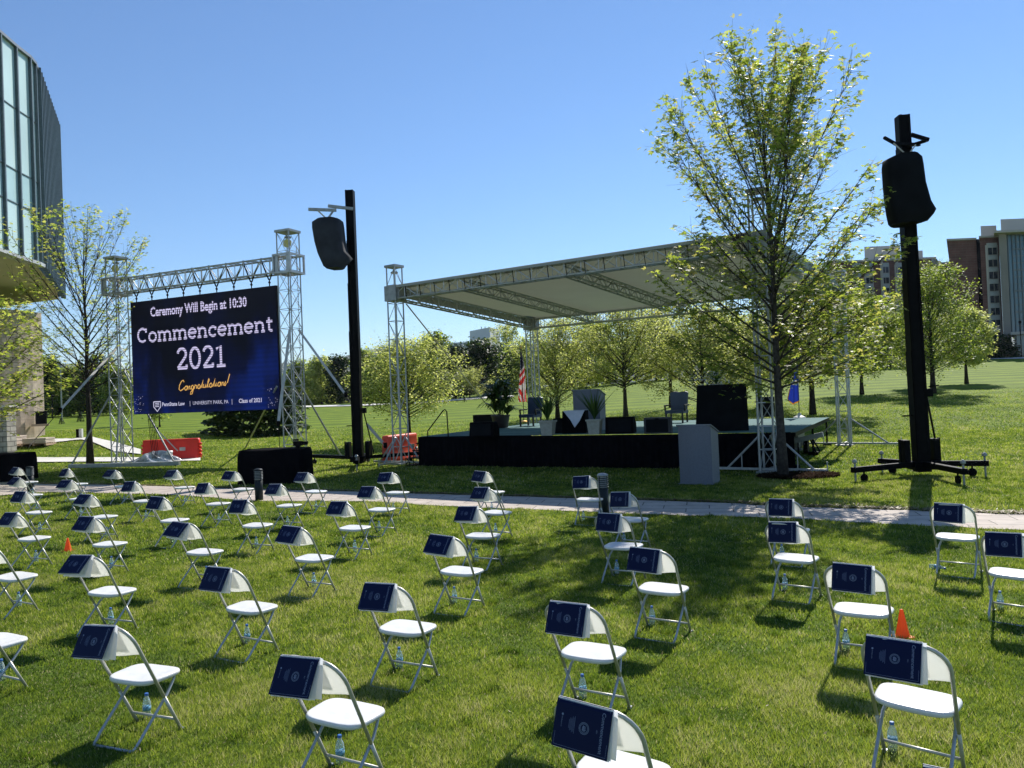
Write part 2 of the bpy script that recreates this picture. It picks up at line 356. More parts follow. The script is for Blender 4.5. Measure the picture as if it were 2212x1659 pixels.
H = rg.uniform(0.035, 0.075, n); a = rg.uniform(0, 6.28, n); b = rg.uniform(0, 6.28, n); wv = 0.0030 + 0.00025 * Y; Z = np.zeros(n)
V = np.stack([np.stack([X - np.cos(a) * wv, Y - np.sin(a) * wv, Z], 1), np.stack([X + np.cos(a) * wv, Y + np.sin(a) * wv, Z], 1), np.stack([X + np.cos(b) * H * 0.6, Y + np.sin(b) * H * 0.6, H], 1)], 1).reshape(-1, 3)
Vs.append(V); Fs.append(np.arange(3 * n).reshape(-1, 3) + o); Rs.append(np.clip(rg.normal(0.22, 0.12, n), 0, 0.9)); o += len(V)
g = fast('grass', np.concatenate(Vs), np.concatenate(Fs), GRASS, rnd=np.concatenate(Rs))
tag(g, 'short green grass blades covering the near lawn', 'grass', None, 'stuff')

# dry thatch along the path's far edge and mulch under the maple
def scatter(fn, n, size, zr, seed):
    r = np.random.default_rng(seed); V = []
    for i in range(n):
        x, y = fn(r); a = r.uniform(0, 6.28); s = size * r.uniform(0.4, 1.3); z = r.uniform(0, zr); t = r.uniform(-0.5, 0.5)
        dx, dy = math.cos(a) * s, math.sin(a) * s; wx, wy = -dy * 0.25, dx * 0.25
        V += [(x - dx, y - dy, z + 0.01), (x + wx, y + wy, z + 0.015), (x + dx, y + dy, z + 0.02 + t * s), (x - wx, y - wy, z + 0.012)]
    return np.array(V), np.arange(4 * n).reshape(-1, 4), r.uniform(0, 1, n)
THATCH = leafmat('thatch', [(0.06, 0.045, 0.02), (0.16, 0.12, 0.06), (0.30, 0.24, 0.14)], [(0.2, 0.15, 0.06), (0.4, 0.3, 0.14), (0.5, 0.4, 0.2)], 0.2)
MULCH = leafmat('mulch', [(0.012, 0.008, 0.006), (0.030, 0.019, 0.014), (0.055, 0.038, 0.028)], [(0.03, 0.02, 0.01)] * 2, 0.05, 1.0); MULCH.node_tree.nodes['Principled BSDF'].inputs['Specular IOR Level'].default_value = 0.0
def f(r):
    i = r.integers(0, len(PATH) - 1); t = r.uniform(); q = PATH[i][1].lerp(PATH[i + 1][1], t); k = 1.0 if q.x > 4 else 0.3
    return q.x, q.y + abs(r.normal(0, 0.16 * k)) - 0.02
V, F, rn = scatter(f, 9000, 0.045, 0.04, 5)
tag(fast('thatch', V, F, THATCH, rnd=rn), 'brown dead grass clippings along the far path edge', 'dead grass', None, 'stuff')
def f(r): y = math.sqrt(r.uniform(12, 400)); return r.uniform(-0.7, 0.7) * y, y
V, F, rn = scatter(f, 2600, 0.016, 0.035, 15)
tag(fast('straw', V, F, THATCH, rnd=rn), 'scattered bits of dry straw and clippings in the near lawn', 'dead grass', None, 'stuff')
MP = G(1692, 1030)
def f(r):
    a = r.uniform(0, 6.28); d = math.sqrt(r.uniform()) ; return MP.x + 0.35 + 1.05 * d * math.cos(a), MP.y - 0.1 + 0.75 * d * math.sin(a)
V, F, rn = scatter(f, 7000, 0.05, 0.07, 6)
tag(fast('mulch', V, F, MULCH, rnd=rn), 'ring of brown bark mulch round the near maple trunk', 'mulch', None, 'stuff')

# hills far behind
HILL = mat('hill_woods', (0.060, 0.085, 0.050), 0.95, 0, 0.35, 0.006)
mb = MB(); prof = [(-900, 800), (-300, 790), (0, 786), (300, 792), (560, 792), (650, 783), (690, 779), (735, 777), (760, 766), (820, 756), (900, 752), (1000, 748), (1150, 744), (1400, 736), (1900, 722), (2400, 715), (3200, 740)]
hx = np.linspace(-900, 3200, 160); rows = []
for kk, (Yd, fr) in enumerate(((2500, 0.0), (2750, 0.45), (3000, 0.8), (3300, 1.0), (3900, 0.6), (4600, 0.0))):
    row = []
    for x in hx:
        y = np.interp(x, [a for a, b in prof], [b for a, b in prof]) + 1.2 * math.sin(x * 0.05) + 0.8 * math.sin(x * 0.13 + 1); p = W(x, y, 3300)
        s_ = Yd / 3300; row.append((p.x * s_, Yd, -2 + (p.z + 2) * fr * (1 + 0.05 * math.sin(x * 0.03 + kk))))
    rows.append(row)
mb.add([v for r in rows for v in r], [(j * 160 + i, j * 160 + i + 1, (j + 1) * 160 + i + 1, (j + 1) * 160 + i) for j in range(5) for i in range(159)])
tag(mb.build('hills', HILL, smooth=True), 'long wooded ridge on the horizon', None, None, 'structure')

# ------------------------------------------------------------------ trees
def leaf_quads(P, size, rg, droop=0.5, star=False):
    """P: (n,3) leaf attachment points -> kite leaves"""
    n = len(P); a = rg.uniform(0, 2 * np.pi, n); tilt = rg.uniform(-1.2, 0.5, n) * droop - 0.25
    d = np.stack([np.cos(a) * np.cos(tilt), np.sin(a) * np.cos(tilt), np.sin(tilt)], 1)
    s = np.stack([-np.sin(a), np.cos(a), rg.uniform(-0.5, 0.5, n)], 1); s /= np.linalg.norm(s, axis=1)[:, None]
    L = (size * rg.uniform(0.65, 1.3, n))[:, None]
    if not star:
        V = np.stack([P, P + d * L * 0.5 + s * L * 0.36, P + d * L, P + d * L * 0.5 - s * L * 0.36], 1).reshape(-1, 3)
        return V, np.arange(4 * n).reshape(-1, 4), rg.uniform(0, 1, n)
    Vs = []
    for ang, l in ((0, 1.0), (0.95, 0.85), (-0.95, 0.85)):
        e = d * math.cos(ang) + s * math.sin(ang); q = s * math.cos(ang) - d * math.sin(ang)
        Vs.append(np.stack([P, P + e * L * l * 0.5 + q * L * 0.2, P + e * L * l, P + e * L * l * 0.5 - q * L * 0.2], 1))
    V = np.stack(Vs, 1).reshape(-1, 3); r = np.repeat(rg.uniform(0, 1, n), 3)
    return V, np.arange(12 * n).reshape(-1, 4), r
def make_tree(name, label, loc, H, Wd, lo, r0, nprim, leaf, nper, lmat, bmat=BARK, seed=1, up=(0.45, 0.95), env=None, star=False, cat='tree', group=None, forkz=None, shape=1.0, secn=5, spread=0.10, lean=(0, 0), twig=True, clus=0.0):
    """trunk with ascending limbs and twigs; leaves sit in small tufts along the twigs"""
    rg = np.random.default_rng(seed); t = thing(name, label, cat, loc, 0, group); mb = MB(); LP = []
    env = env or (lambda q: max(0.12, math.sin(math.pi * min(1, 0.18 + 0.82 * q) ** 0.8) ** 0.7))
    top = H * 0.93; pts = []; n = 9
    for i in range(n):
        q = i / (n - 1); pts.append((lean[0] * q * H + rg.normal(0, 0.012 * H * 0.3) * q, lean[1] * q * H + rg.normal(0, 0.012 * H * 0.3) * q, top * q - (0.1 if i == 0 else 0)))
    rad = [r0 * (1.25 if i == 0 else 1) * (1 - 0.94 * (i / (n - 1)) ** 0.85) for i in range(n)]
    mb.tube(pts, rad, 8)
    def tr(z):
        q = min(1, z / top) * (n - 1); i = min(int(q), n - 2); return Vector(pts[i]).lerp(Vector(pts[i + 1]), q - i), rad[i] + (rad[i + 1] - rad[i]) * (q - i)
    ga = rg.uniform(0, 6.28)
    for k in range(nprim):
        q = (k + rg.uniform(0, 0.8)) / nprim; z0 = lo + (H * 0.86 - lo) * q ** 1.15 * 0.92
        ga += 2.399 + rg.normal(0, 0.25); P0, pr = tr(z0)
        el = up[0] + (up[1] - up[0]) * q + rg.normal(0, 0.06)          # elevation angle in radians
        # length so that the tip reaches the envelope
        Ln = 0.0
        for step in range(60):
            Ln += 0.02 * H; zz = z0 + Ln * math.sin(el); rr = Ln * math.cos(el)
            if zz > H or rr > Wd / 2 * env(max(0, (zz - lo) / (H - lo))): break
        Ln *= rg.uniform(0.82, 1.03)
        dirv = Vector((math.cos(ga) * math.cos(el), math.sin(ga) * math.cos(el), math.sin(el))); side = Vector((-math.sin(ga), math.cos(ga), 0))
        bend = rg.normal(0, 0.06); bp = []
        for i in range(6):
            s = i / 5; bp.append(P0 + dirv * Ln * s + side * Ln * bend * s * s + Vector((0, 0, 0.10 * Ln * s * s * (1 if shape > 0 else -1))))
        br = min(pr * 0.5, 0.008 * Ln + 0.005) ; mb.tube(bp, [max(0.004, br * (1 - 0.85 * i / 5)) for i in range(6)], 5)
        ns = max(2, int(secn * Ln))
        for j in range(ns):
            s = 0.18 + 0.82 * (j + rg.uniform(0, 1)) / ns; s = min(s, 0.99); i = min(4, int(s * 5)); B = bp[i].lerp(bp[i + 1], s * 5 - i)
            L2 = Ln * rg.uniform(0.14, 0.34) * (1.25 - 0.75 * s) + 0.08; aa = ga + rg.choice([-1, 1]) * rg.uniform(0.35, 1.2); e2 = el + rg.normal(-0.15, 0.35)
            d2 = Vector((math.cos(aa) * math.cos(e2), math.sin(aa) * math.cos(e2), math.sin(e2))); E = B + d2 * L2
            if twig: mb.tube([B, B.lerp(E, 0.5) + Vector((0, 0, 0.03 * L2)), E], [max(0.003, br * 0.30), 0.004, 0.0025], 3)
            m = max(2, int(nper * (0.6 + 0.8 * rg.uniform())))
            if clus and rg.uniform() < clus * (0.6 if B.z < 0.45 * H else 1.25): m = max(1, m // 4)
            for _ in range(m):
                c = B.lerp(E, 0.25 + 0.8 * rg.uniform() ** 0.7); LP.append((c.x + rg.normal(0, spread), c.y + rg.normal(0, spread), c.z + rg.normal(0, spread * 0.7)))
        for _ in range(nper * 2): LP.append(tuple(bp[-1] + Vector(rg.normal(0, spread * 1.2, 3))))
    mb.build('trunk', bmat, t, smooth=True)
    V, F, rn = leaf_quads(np.array(LP), leaf, rg, star=star)
    fast('crown', V, F, lmat, t, rnd=rn); return t
L_MAPLE = leafmat('maple_leaf', [(0.060, 0.092, 0.018), (0.120, 0.165, 0.032), (0.185, 0.225, 0.055), (0.23, 0.18, 0.08)], [(0.18, 0.27, 0.022), (0.40, 0.51, 0.05), (0.62, 0.69, 0.11), (0.60, 0.54, 0.14)], 0.55, 0.45)
L_PALE = leafmat('pale_leaf', [(0.13, 0.165, 0.048), (0.235, 0.27, 0.085), (0.38, 0.40, 0.18)], [(0.38, 0.45, 0.07), (0.66, 0.71, 0.15), (0.84, 0.85, 0.32)], 0.58, 0.5)
L_MID = leafmat('mid_leaf', [(0.052, 0.088, 0.018), (0.110, 0.160, 0.034), (0.19, 0.23, 0.060)], [(0.17, 0.27, 0.022), (0.38, 0.49, 0.048), (0.60, 0.67, 0.10)], 0.54, 0.5)
L_DARK = leafmat('dark_leaf', [(0.014, 0.032, 0.012), (0.028, 0.055, 0.018), (0.05, 0.085, 0.028)], [(0.03, 0.06, 0.01), (0.06, 0.11, 0.015), (0.10, 0.16, 0.02)], 0.32, 0.5)

maple_env = lambda q: min(1.0, 0.62 + 1.9 * q) * (0.93 + 0.07 * math.sin(q * 9)) * (1 if q < 0.78 else max(0.34, 1 - ((q - 0.78) / 0.22) ** 1.6 * 0.6))
mp = G(1692, 1030)
make_tree('maple_tree', 'young maple with loose bright green crown in front of the stage corner', (mp.x, mp.y, 0), 10.75, 6.1, 2.15, 0.13, 60, 0.12, 8, L_MAPLE, BARKG, 11, (0.30, 1.36), maple_env, True, secn=12, spread=0.085, clus=0.33, lean=(-0.012, 0))
mp = G(195, 1004)
make_tree('maple_tree', 'sparse young maple with thin dark trunk just left of the screen tower', (mp.x, mp.y, 0), 11.4, 6.3, 3.2, 0.15, 42, 0.13, 6, L_MAPLE, BARK, 12, (0.5, 1.3), maple_env, True, secn=7, spread=0.11, clus=0.5)
p0 = W(-85, 1000, 26)
make_tree('maple_tree', 'leafy maple branches reaching in past the left edge over the stone wall', (p0.x, 26, 0), 6.2, 7.0, 1.9, 0.12, 36, 0.12, 9, L_MAPLE, BARK, 13, (0.35, 1.2), maple_env, True, secn=9, spread=0.11)

round_env = lambda q: math.sqrt(max(0.05, 1 - (2 * min(q, 1) - 0.85) ** 2 / 1.4))
def park_tree(px, py, top, wpx, label, seed, lm=L_PALE, leaf=0.135, nprim=56, nper=20, lo=0.2, r=0.16, name='park_tree', group='young park trees behind the stage', up=(0.25, 1.2), env=round_env, secn=5, bm=BARK, spread=0.22):
    b = T(px, py); H = W(px, top, b.y).z - b.z; Wd = wpx / FPX * b.y
    return make_tree(name, label, tuple(b), H, Wd, H * lo, r, nprim, leaf, nper, lm, bm, seed, up, env, secn=secn, spread=spread, group=group)
park_tree(1352, 900, 668, 300, 'round pale green tree with straight grey trunk behind the stage centre', 21, lo=0.26, bm=BARKG)
park_tree(1205, 905, 700, 250, 'low branching pale tree behind the back left canopy tower', 22, lo=0.12, up=(0.35, 1.2))
park_tree(1520, 898, 672, 290, 'pale spreading tree behind the big black panel', 23, lo=0.1, up=(0.3, 1.2))
park_tree(885, 955, 742, 240, 'low white blossomed crabapple behind the left canopy tower', 24, lo=0.24, up=(0.3, 1.1), r=0.12, leaf=0.13)
park_tree(1756, 896, 585, 270, 'bright green maple right of the near maple trunk', 25, L_MAPLE, leaf=0.15, nper=27, lo=0.2, r=0.19)
park_tree(1862, 852, 645, 150, 'mid green maple left of the right speaker mast', 26, L_MID, leaf=0.16, lo=0.18)
park_tree(2016, 850, 580, 185, 'tall oval maple right of the speaker mast before the brick block', 27, L_MID, leaf=0.15, nper=20, lo=0.14, r=0.2)
park_tree(2088, 829, 672, 105, 'small yellow green tree tucked behind the tall oval maple', 28, L_PALE, leaf=0.2, lo=0.25)
park_tree(1985, 838, 665, 100, 'slim green tree half hidden by the right speaker mast', 29, L_MID, leaf=0.16, lo=0.2)
park_tree(1015, 862, 800, 95, 'tiny crabapple with forked trunk by the far road', 30, L_PALE, leaf=0.15, lo=0.1, nprim=20, r=0.1)
park_tree(1450, 880, 610, 200, 'thin bare topped tree rising above the canopy roof', 31, L_PALE, leaf=0.14, nper=3, lo=0.3, env=maple_env)
park_tree(1640, 880, 690, 200, 'pale tree between the black panel and the near maple', 32, L_PALE, lo=0.2)
# trees along the far side of the field
def far_tree(px, base, top, wpx, Y, label, seed, lm, leaf=0.45, nprim=36, nper=20, lo=0.05, cat='tree', name='tree'):
    u, v = ray(px, base); z = terr(u * Y, Y); H = W(px, top, Y).z - z; Wd = wpx / FPX * Y
    return make_tree(name, label, (u * Y, Y, z), H, Wd, H * lo, 0.02 * H, nprim, leaf, nper, lm, BARK, seed, (0.15, 1.25), round_env, secn=2.2, spread=0.35 * leaf * 2.2, group='trees along the far field edge', twig=False)
FT = [(1045, 866, 742, 120, 115, 'large dark round tree in front of the white building', L_DARK), (985, 866, 752, 80, 112, 'dark oval tree left of the large dark round tree', L_DARK),
      (945, 866, 722, 75, 125, 'tall bright tree left of the white building', L_MID), (1100, 862, 705, 95, 200, 'light green dome tree right of the white building', L_PALE),
      (825, 868, 775, 95, 120, 'medium green tree just right of the left speaker mast', L_MID), (735, 868, 775, 60, 135, 'blue green tree just left of the left speaker mast', L_DARK),
      (695, 868, 778, 80, 140, 'light green tree beyond the right screen tower brace', L_PALE), (650, 872, 785, 70, 150, 'green tree seen through the right screen tower', L_MID),
      (790, 866, 758, 50, 130, 'narrow tree behind the left speaker mast', L_MID), (100, 900, 780, 90, 120, 'dark tree right of the stone wall', L_DARK),
      (150, 900, 800, 80, 118, 'mid green tree left of the thin maple trunk', L_MID), (215, 900, 775, 90, 122, 'dark tree right of the thin maple trunk', L_DARK),
      (255, 898, 800, 80, 116, 'green tree seen through the left screen tower', L_MID), (60, 905, 770, 90, 130, 'dark green tree beside the stone wall edge', L_MID),
      (1290, 860, 700, 120, 120, 'green tree far behind the lectern on stage', L_MID), (1420, 856, 690, 120, 125, 'green tree far behind the right armchair', L_PALE),
      (1570, 850, 680, 130, 118, 'darker tree far behind the black panel', L_MID), (1700, 830, 650, 130, 112, 'green tree far behind the near maple trunk', L_MID),
      (1130, 862, 745, 90, 118, 'dark tree left of the back canopy tower', L_MID), (860, 868, 748, 60, 160, 'dark spruce top poking above the crabapple', L_DARK),
      (1810, 826, 640, 120, 108, 'green tree far behind the back right truss tower', L_PALE), (1925, 816, 690, 80, 104, 'green tree at the foot of the left brick block', L_MID)]
for i, (px, b, t_, wd, Y, lab, lm) in enumerate(FT): far_tree(px, b, t_, wd, Y, lab, 60 + i, lm)
# small trees on the left field and clipped conifers
for i, (px, b, t_, wd, lab) in enumerate(((264, 921, 868, 45, 'small round tree beyond the left screen tower'), (345, 922, 870, 42, 'small round tree below the left part of the screen'))):
    park_tree(px, b, t_, wd, lab, 90 + i, L_MID, leaf=0.22, nprim=16, nper=8, lo=0.3, r=0.09, group='small trees on the left field')
def conifer(px, base, top, wpx, label, seed, squat=False, n=2600):
    b = T(px, base); H = W(px, top, b.y).z - b.z; Rr = wpx / FPX * b.y / 2; rg = np.random.default_rng(seed); t = thing('spruce_tree', label, 'tree', tuple(b))
    MB().tube([(0, 0, -0.1), (0, 0, H * 0.95)], [0.03 * H + 0.03, 0.01], 8).build('trunk', BARK, t)
    q = rg.uniform(0, 1, n) ** 0.8; a = rg.uniform(0, 6.28, n); prof = (1 - q) ** 0.75 if not squat else np.sqrt(np.clip(1 - (q * 1.02 - 0.1) ** 2, 0.02, 1))
    lay = 0.82 + 0.18 * np.sin(q * 40 + a * 2); rr = Rr * prof * lay * (1 - rg.uniform(0, 0.45, n) ** 1.5)
    P = np.stack([np.cos(a) * rr, np.sin(a) * rr, H * (0.03 + 0.95 * q) - 0.12 * rr], 1)
    V, F, rn = leaf_quads(P, H * 0.075 + 0.05, rg, droop=0.6); fast('crown', V, F, L_DARK, t, rnd=rn); return t
conifer(174, 911, 889, 20, 'small dark spruce on the left field', 101, n=600)
conifer(556, 938, 806, 226, 'broad dark yew behind the right half of the screen', 102, True, 9000)
conifer(133, 916, 902, 16, 'tiny dark spruce by the stone wall corner', 103, n=400)
conifer(948, 868, 858, 12, 'tiny dark shrub at the far field edge', 104, n=250)
conifer(1004, 868, 856, 12, 'tiny dark shrub beside the forked crabapple', 105, n=250)
# wood far off behind the left field and along the far road
def mass(name, label, pts, Y, depth, n, leaf, lm, seed):
    rg = np.random.default_rng(seed); P = []
    xs_ = [a for a, b in pts]; tp = [b for a, b in pts]
    for i in range(n):
        x = rg.uniform(xs_[0], xs_[-1]); y = Y + rg.uniform(0, depth); u, _ = ray(x, 880); topz = W(x, np.interp(x, xs_, tp) + 4 * math.sin(x * 0.21) + 3 * math.sin(x * 0.083 + 2), Y).z; z0 = terr(u * Y, y)
        P.append((u * y, y, z0 + (topz - z0) * rg.uniform(0, 1) ** 0.7))
    V, F, rn = leaf_quads(np.array(P), leaf, rg); return tag(fast(name, V, F, lm, rnd=rn), label, 'woods', None, 'stuff')
mass('woods', 'distant wood behind the left field and stone building', [(-100, 770), (60, 780), (180, 800), (300, 815), (450, 820), (640, 800)], 150, 14, 9000, 1.5, L_MID, 7)
mass('woods', 'distant tree belt behind the stage and field', [(640, 800), (760, 800), (900, 790), (1080, 760), (1300, 730), (1600, 700), (1850, 690)], 150, 14, 12000, 1.5, L_MID, 8)

# ------------------------------------------------------------------ folding chairs, programmes, bottles
def Tub(z): return 0.2006 - 0.518 * z
def make_chair():
    t = thing('folding_chair', 'x', 'chair')
    arch = [(-0.229, Tub(0.30), 0.30), (-0.238, Tub(0.735), 0.735)]
    for i in range(13):
        a = math.pi - math.pi / 2 * i / 6 if i <= 6 else math.pi / 2 - math.pi / 2 * (i - 6) / 6
        cx = -0.098 if i <= 6 else 0.098; x = cx + 0.14 * math.cos(a); s = 0.745 + 0.14 * math.sin(a)
        arch.append((x, Tub(s), s))
    arch += [(0.238, Tub(0.735), 0.735), (0.229, Tub(0.30), 0.30)]
    MB().tube(arch, 0.0125, 8).build('back_frame', TUBE, t, True)
    for sx in (-1, 1):
        MB().tube([(sx * 0.229, Tub(0.30), 0.30), (sx * 0.226, Tub(0.0), 0.0)], 0.0125, 8).build('leg', TUBE, t, True)
        MB().tube([(sx * 0.165, 0.215, 0.422), (sx * 0.185, 0.165, 0.37), (sx * 0.205, 0.10, 0.31), (sx * 0.205, -0.15, 0.065), (sx * 0.20, -0.195, 0.018), (sx * 0.19, -0.215, 0.004)], 0.011, 8).build('leg', TUBEG, t, True)
    MB().tube([(-0.19, -0.215, 0.004), (0.19, -0.215, 0.004)], 0.011, 8).build('ground_bar', TUBEG, t, True)
    MB().tube([(-0.225, Tub(0.10), 0.10), (0.225, Tub(0.10), 0.10)], 0.010, 8).build('stretcher', TUBE, t, True)
    # seat : rounded slab, dished, rolled edge
    def outline(k, z):
        pts = []; hw0, hw1, y0, y1 = 0.222 * k, 0.240 * k, 0.072 - 0.168 * k, 0.072 + 0.175 * k
        for i in range(40):
            a = 2 * math.pi * i / 40; c, s = math.cos(a), math.sin(a); e = 0.5
            x = math.copysign(abs(c) ** e, c); y = math.copysign(abs(s) ** e, s)
            yy = (y0 + y1) / 2 + (y1 - y0) / 2 * y; hw = hw0 + (hw1 - hw0) * (y + 1) / 2
            pts.append((hw * x, yy, z + 0.001 * y + 0.004 * abs(x) ** 2))
        return pts
    m = MB(); rings = [outline(0.93, 0.412), outline(1.0, 0.420), outline(1.02, 0.434), outline(1.0, 0.447), outline(0.95, 0.451), outline(0.78, 0.446), outline(0.45, 0.4445), outline(0.12, 0.444)]
    vs = [v for r_ in rings for v in r_]; fs = [(i * 40 + j, i * 40 + (j + 1) % 40, (i + 1) * 40 + (j + 1) % 40, (i + 1) * 40 + j) for i in range(7) for j in range(40)]
    fs += [tuple(reversed(range(40))), tuple(7 * 40 + j for j in range(40))]; m.add(vs, fs); m.build('seat', WHITEP, t, True)
    # backrest : curved plastic panel inside the arch with a notched lower edge
    def bp(u, v):
        x = -0.226 + 0.452 * u; top = 0.745 + math.sqrt(max(0, 0.132 ** 2 - max(0, abs(x) - 0.098) ** 2)); lo = 0.662 - 0.012 * math.cos((u - 0.5) * 6.28)
        s = lo + (top - lo) * v; bow = 0.022 * (1 - (2 * u - 1) ** 2) * (1 - v)
        return (x, Tub(s) - bow * 0.9, s)
    m = MB(); m.grid(bp, 16, 8); m.grid(lambda u, v: tuple(Vector(bp(1 - u, v)) + Vector((0, -0.006, -0.002))), 16, 8)
    m.build('backrest', BACKP, t, True)
    for sx in (-1, 1): MB().box((sx * 0.226, Tub(0.0), 0.008), (0.03, 0.03, 0.02)).build('foot', TUBEG, t)
    return t
CHW, CHH = 0.305, 0.228
def make_book(op):
    """tented programme: fold along x at the origin, cover swings to -y by angle op"""
    t = thing('programme', 'x', 'booklet')
    ds = math.sin(op); dc = math.cos(op)
    def cov(U, Vd, lift):                                         # U 0..CHW to the right, Vd 0..CHH down from the fold
        return (U - CHW / 2, -ds * Vd - dc * lift - 0.010 * math.sin(min(1, Vd / 0.03) * 1.57), -dc * Vd + ds * lift)
    m = MB()
    m.grid(lambda u, v: cov(u * CHW, v * CHH, 0.0), 4, 10); m.grid(lambda u, v: cov((1 - u) * CHW, v * CHH, -0.0012), 4, 10)
    m.build('cover', NAVY, t)
    m = MB()
    for kk, (a2, ln) in enumerate(((op - 0.06, 1.0), (op * 0.62, 0.99), (op * 0.3, 0.985))):
        s2, c2 = math.sin(a2), math.cos(a2); x0 = (0.003, 0.006, 0.024)[kk]
        m.grid(lambda u, v: (u * CHW - CHW / 2 + x0, -s2 * v * CHH * ln * 1.02 - 0.005 + 0.004 * math.sin(v * 3), -c2 * v * CHH * ln * 1.03 - 0.001), 2, 6)
    m.build('pages', PAGES, t)
    m = MB(); c2, s2 = math.cos(0.42), math.sin(0.42)             # front flap lying on the front of the backrest
    m.grid(lambda u, v: (u * CHW - CHW / 2, 0.004 + 0.020 * math.sin(min(1, v / 0.1) * 1.57) + s2 * v * CHH, -c2 * v * CHH), 2, 6)
    m.build('front_flap', PAGES, t)
    # printing
    m = MB(); lf = 0.0012
    def bar(u0, v0, u1, v1): m.add([cov(u0, v0, lf), cov(u1, v0, lf), cov(u1, v1, lf), cov(u0, v1, lf)], [(0, 3, 2, 1)])
    e, q = 0.010, 0.0011
    bar(e, e, CHW - e, e + q); bar(e, CHH - e - q, CHW - e, CHH - e); bar(e, e + q, e + q, CHH - e - q); bar(CHW - e - q, e + q, CHW - e, CHH - e - q)
    def txt(s, size, u, align='CENTER', vc=CHH / 2, off=0.0):
        vs, fs = textmesh(s, size, align, 0, off); m.add([cov(u + v.y, vc + v.x, lf) for v in vs], [tuple(reversed(f_)) for f_ in fs])
    txt('Commencement', 0.0275, CHW - 0.050); txt('2021', 0.009, CHW - 0.072)
    def ring(cu, cv, r0, r1, n=28):
        vs = []
        for i in range(n):
            a = 2 * math.pi * i / n; vs += [cov(cu + r0 * math.cos(a), cv + r0 * math.sin(a), lf), cov(cu + r1 * math.cos(a), cv + r1 * math.sin(a), lf)]
        m.add(vs, [(2 * i, 2 * i + 1, (2 * i + 3) % (2 * n), (2 * i + 2) % (2 * n)) for i in range(n)])
    cu, cv = 0.166, CHH / 2
    ring(cu, cv, 0.0262, 0.0278); ring(cu, cv, 0.0190, 0.0202)
    for i in range(26):                                            # ring of tiny marks round the seal
        a = 2 * math.pi * i / 26; ribbon(m, [(cu + 0.0212 * math.cos(a), cv + 0.0212 * math.sin(a)), (cu + 0.0248 * math.cos(a), cv + 0.0248 * math.sin(a))], 0.0022, cov, lf)
    for dv, hh in ((-0.010, 0.012), (-0.005, 0.020), (0.0, 0.016), (0.005, 0.022), (0.010, 0.013)):
        ribbon(m, [(cu - hh * 0.5, cv + dv), (cu + hh * 0.1, cv + dv + 0.002), (cu + hh * 0.5, cv + dv)], 0.0028, cov, lf)
    ribbon(m, [(cu - 0.004, cv - 0.013), (cu - 0.006, cv), (cu - 0.004, cv + 0.013)], 0.003, cov, lf)
    ring(0.042, 0.074, 0.0, 0.0055, 10); txt('PennState Law', 0.0085, 0.039, 'LEFT', 0.083)
    m.build('cover_print', PRINT, t)
    m = MB()
    for i, (a, b) in enumerate(((0.07, 0.150), (0.078, 0.142), (0.074, 0.146), (0.084, 0.137), (0.08, 0.14), (0.09, 0.13))):
        uu = 0.112 - i * 0.006; m.add([cov(uu, a, lf), cov(uu + 0.002, a, lf), cov(uu + 0.002, b, lf), cov(uu, b, lf)], [(0, 3, 2, 1)])
    m.build('fine_print', PRINTD, t)
    return t
def bottle_mats():
    m = bpy.data.materials.new('clear_plastic'); m.use_nodes = True; p = m.node_tree.nodes['Principled BSDF']
    p.inputs['Base Color'].default_value = (0.80, 0.92, 0.98, 1); p.inputs['Roughness'].default_value = 0.08; p.inputs['Transmission Weight'].default_value = 0.75; p.inputs['IOR'].default_value = 1.2
    return m
CLEAR = bottle_mats(); CAPB = mat('bottle_cap', (0.05, 0.16, 0.50), 0.4); LABB = mat('bottle_label', (0.12, 0.30, 0.42), 0.4, 0, 0.4, 40)
def make_bottle():
    t = thing('water_bottle', 'x', 'bottle')
    MB().lathe((0, 0, 0), [(0.024, 0), (0.032, 0.006), (0.031, 0.02), (0.033, 0.03), (0.031, 0.04), (0.033, 0.05), (0.0325, 0.12), (0.030, 0.14), (0.022, 0.165), (0.013, 0.182), (0.013, 0.190)], 14).build('body', CLEAR, t, True)
    MB().lathe((0, 0, 0.189), [(0.0155, 0), (0.0155, 0.018), (0.013, 0.021)], 12).build('cap', CAPB, t)
    t.scale = (0.92, 0.92, 0.92)
    MB().lathe((0, 0, 0.065), [(0.0337, 0), (0.0337, 0.035)], 14).build('wrapper', LABB, t, True)
    return t
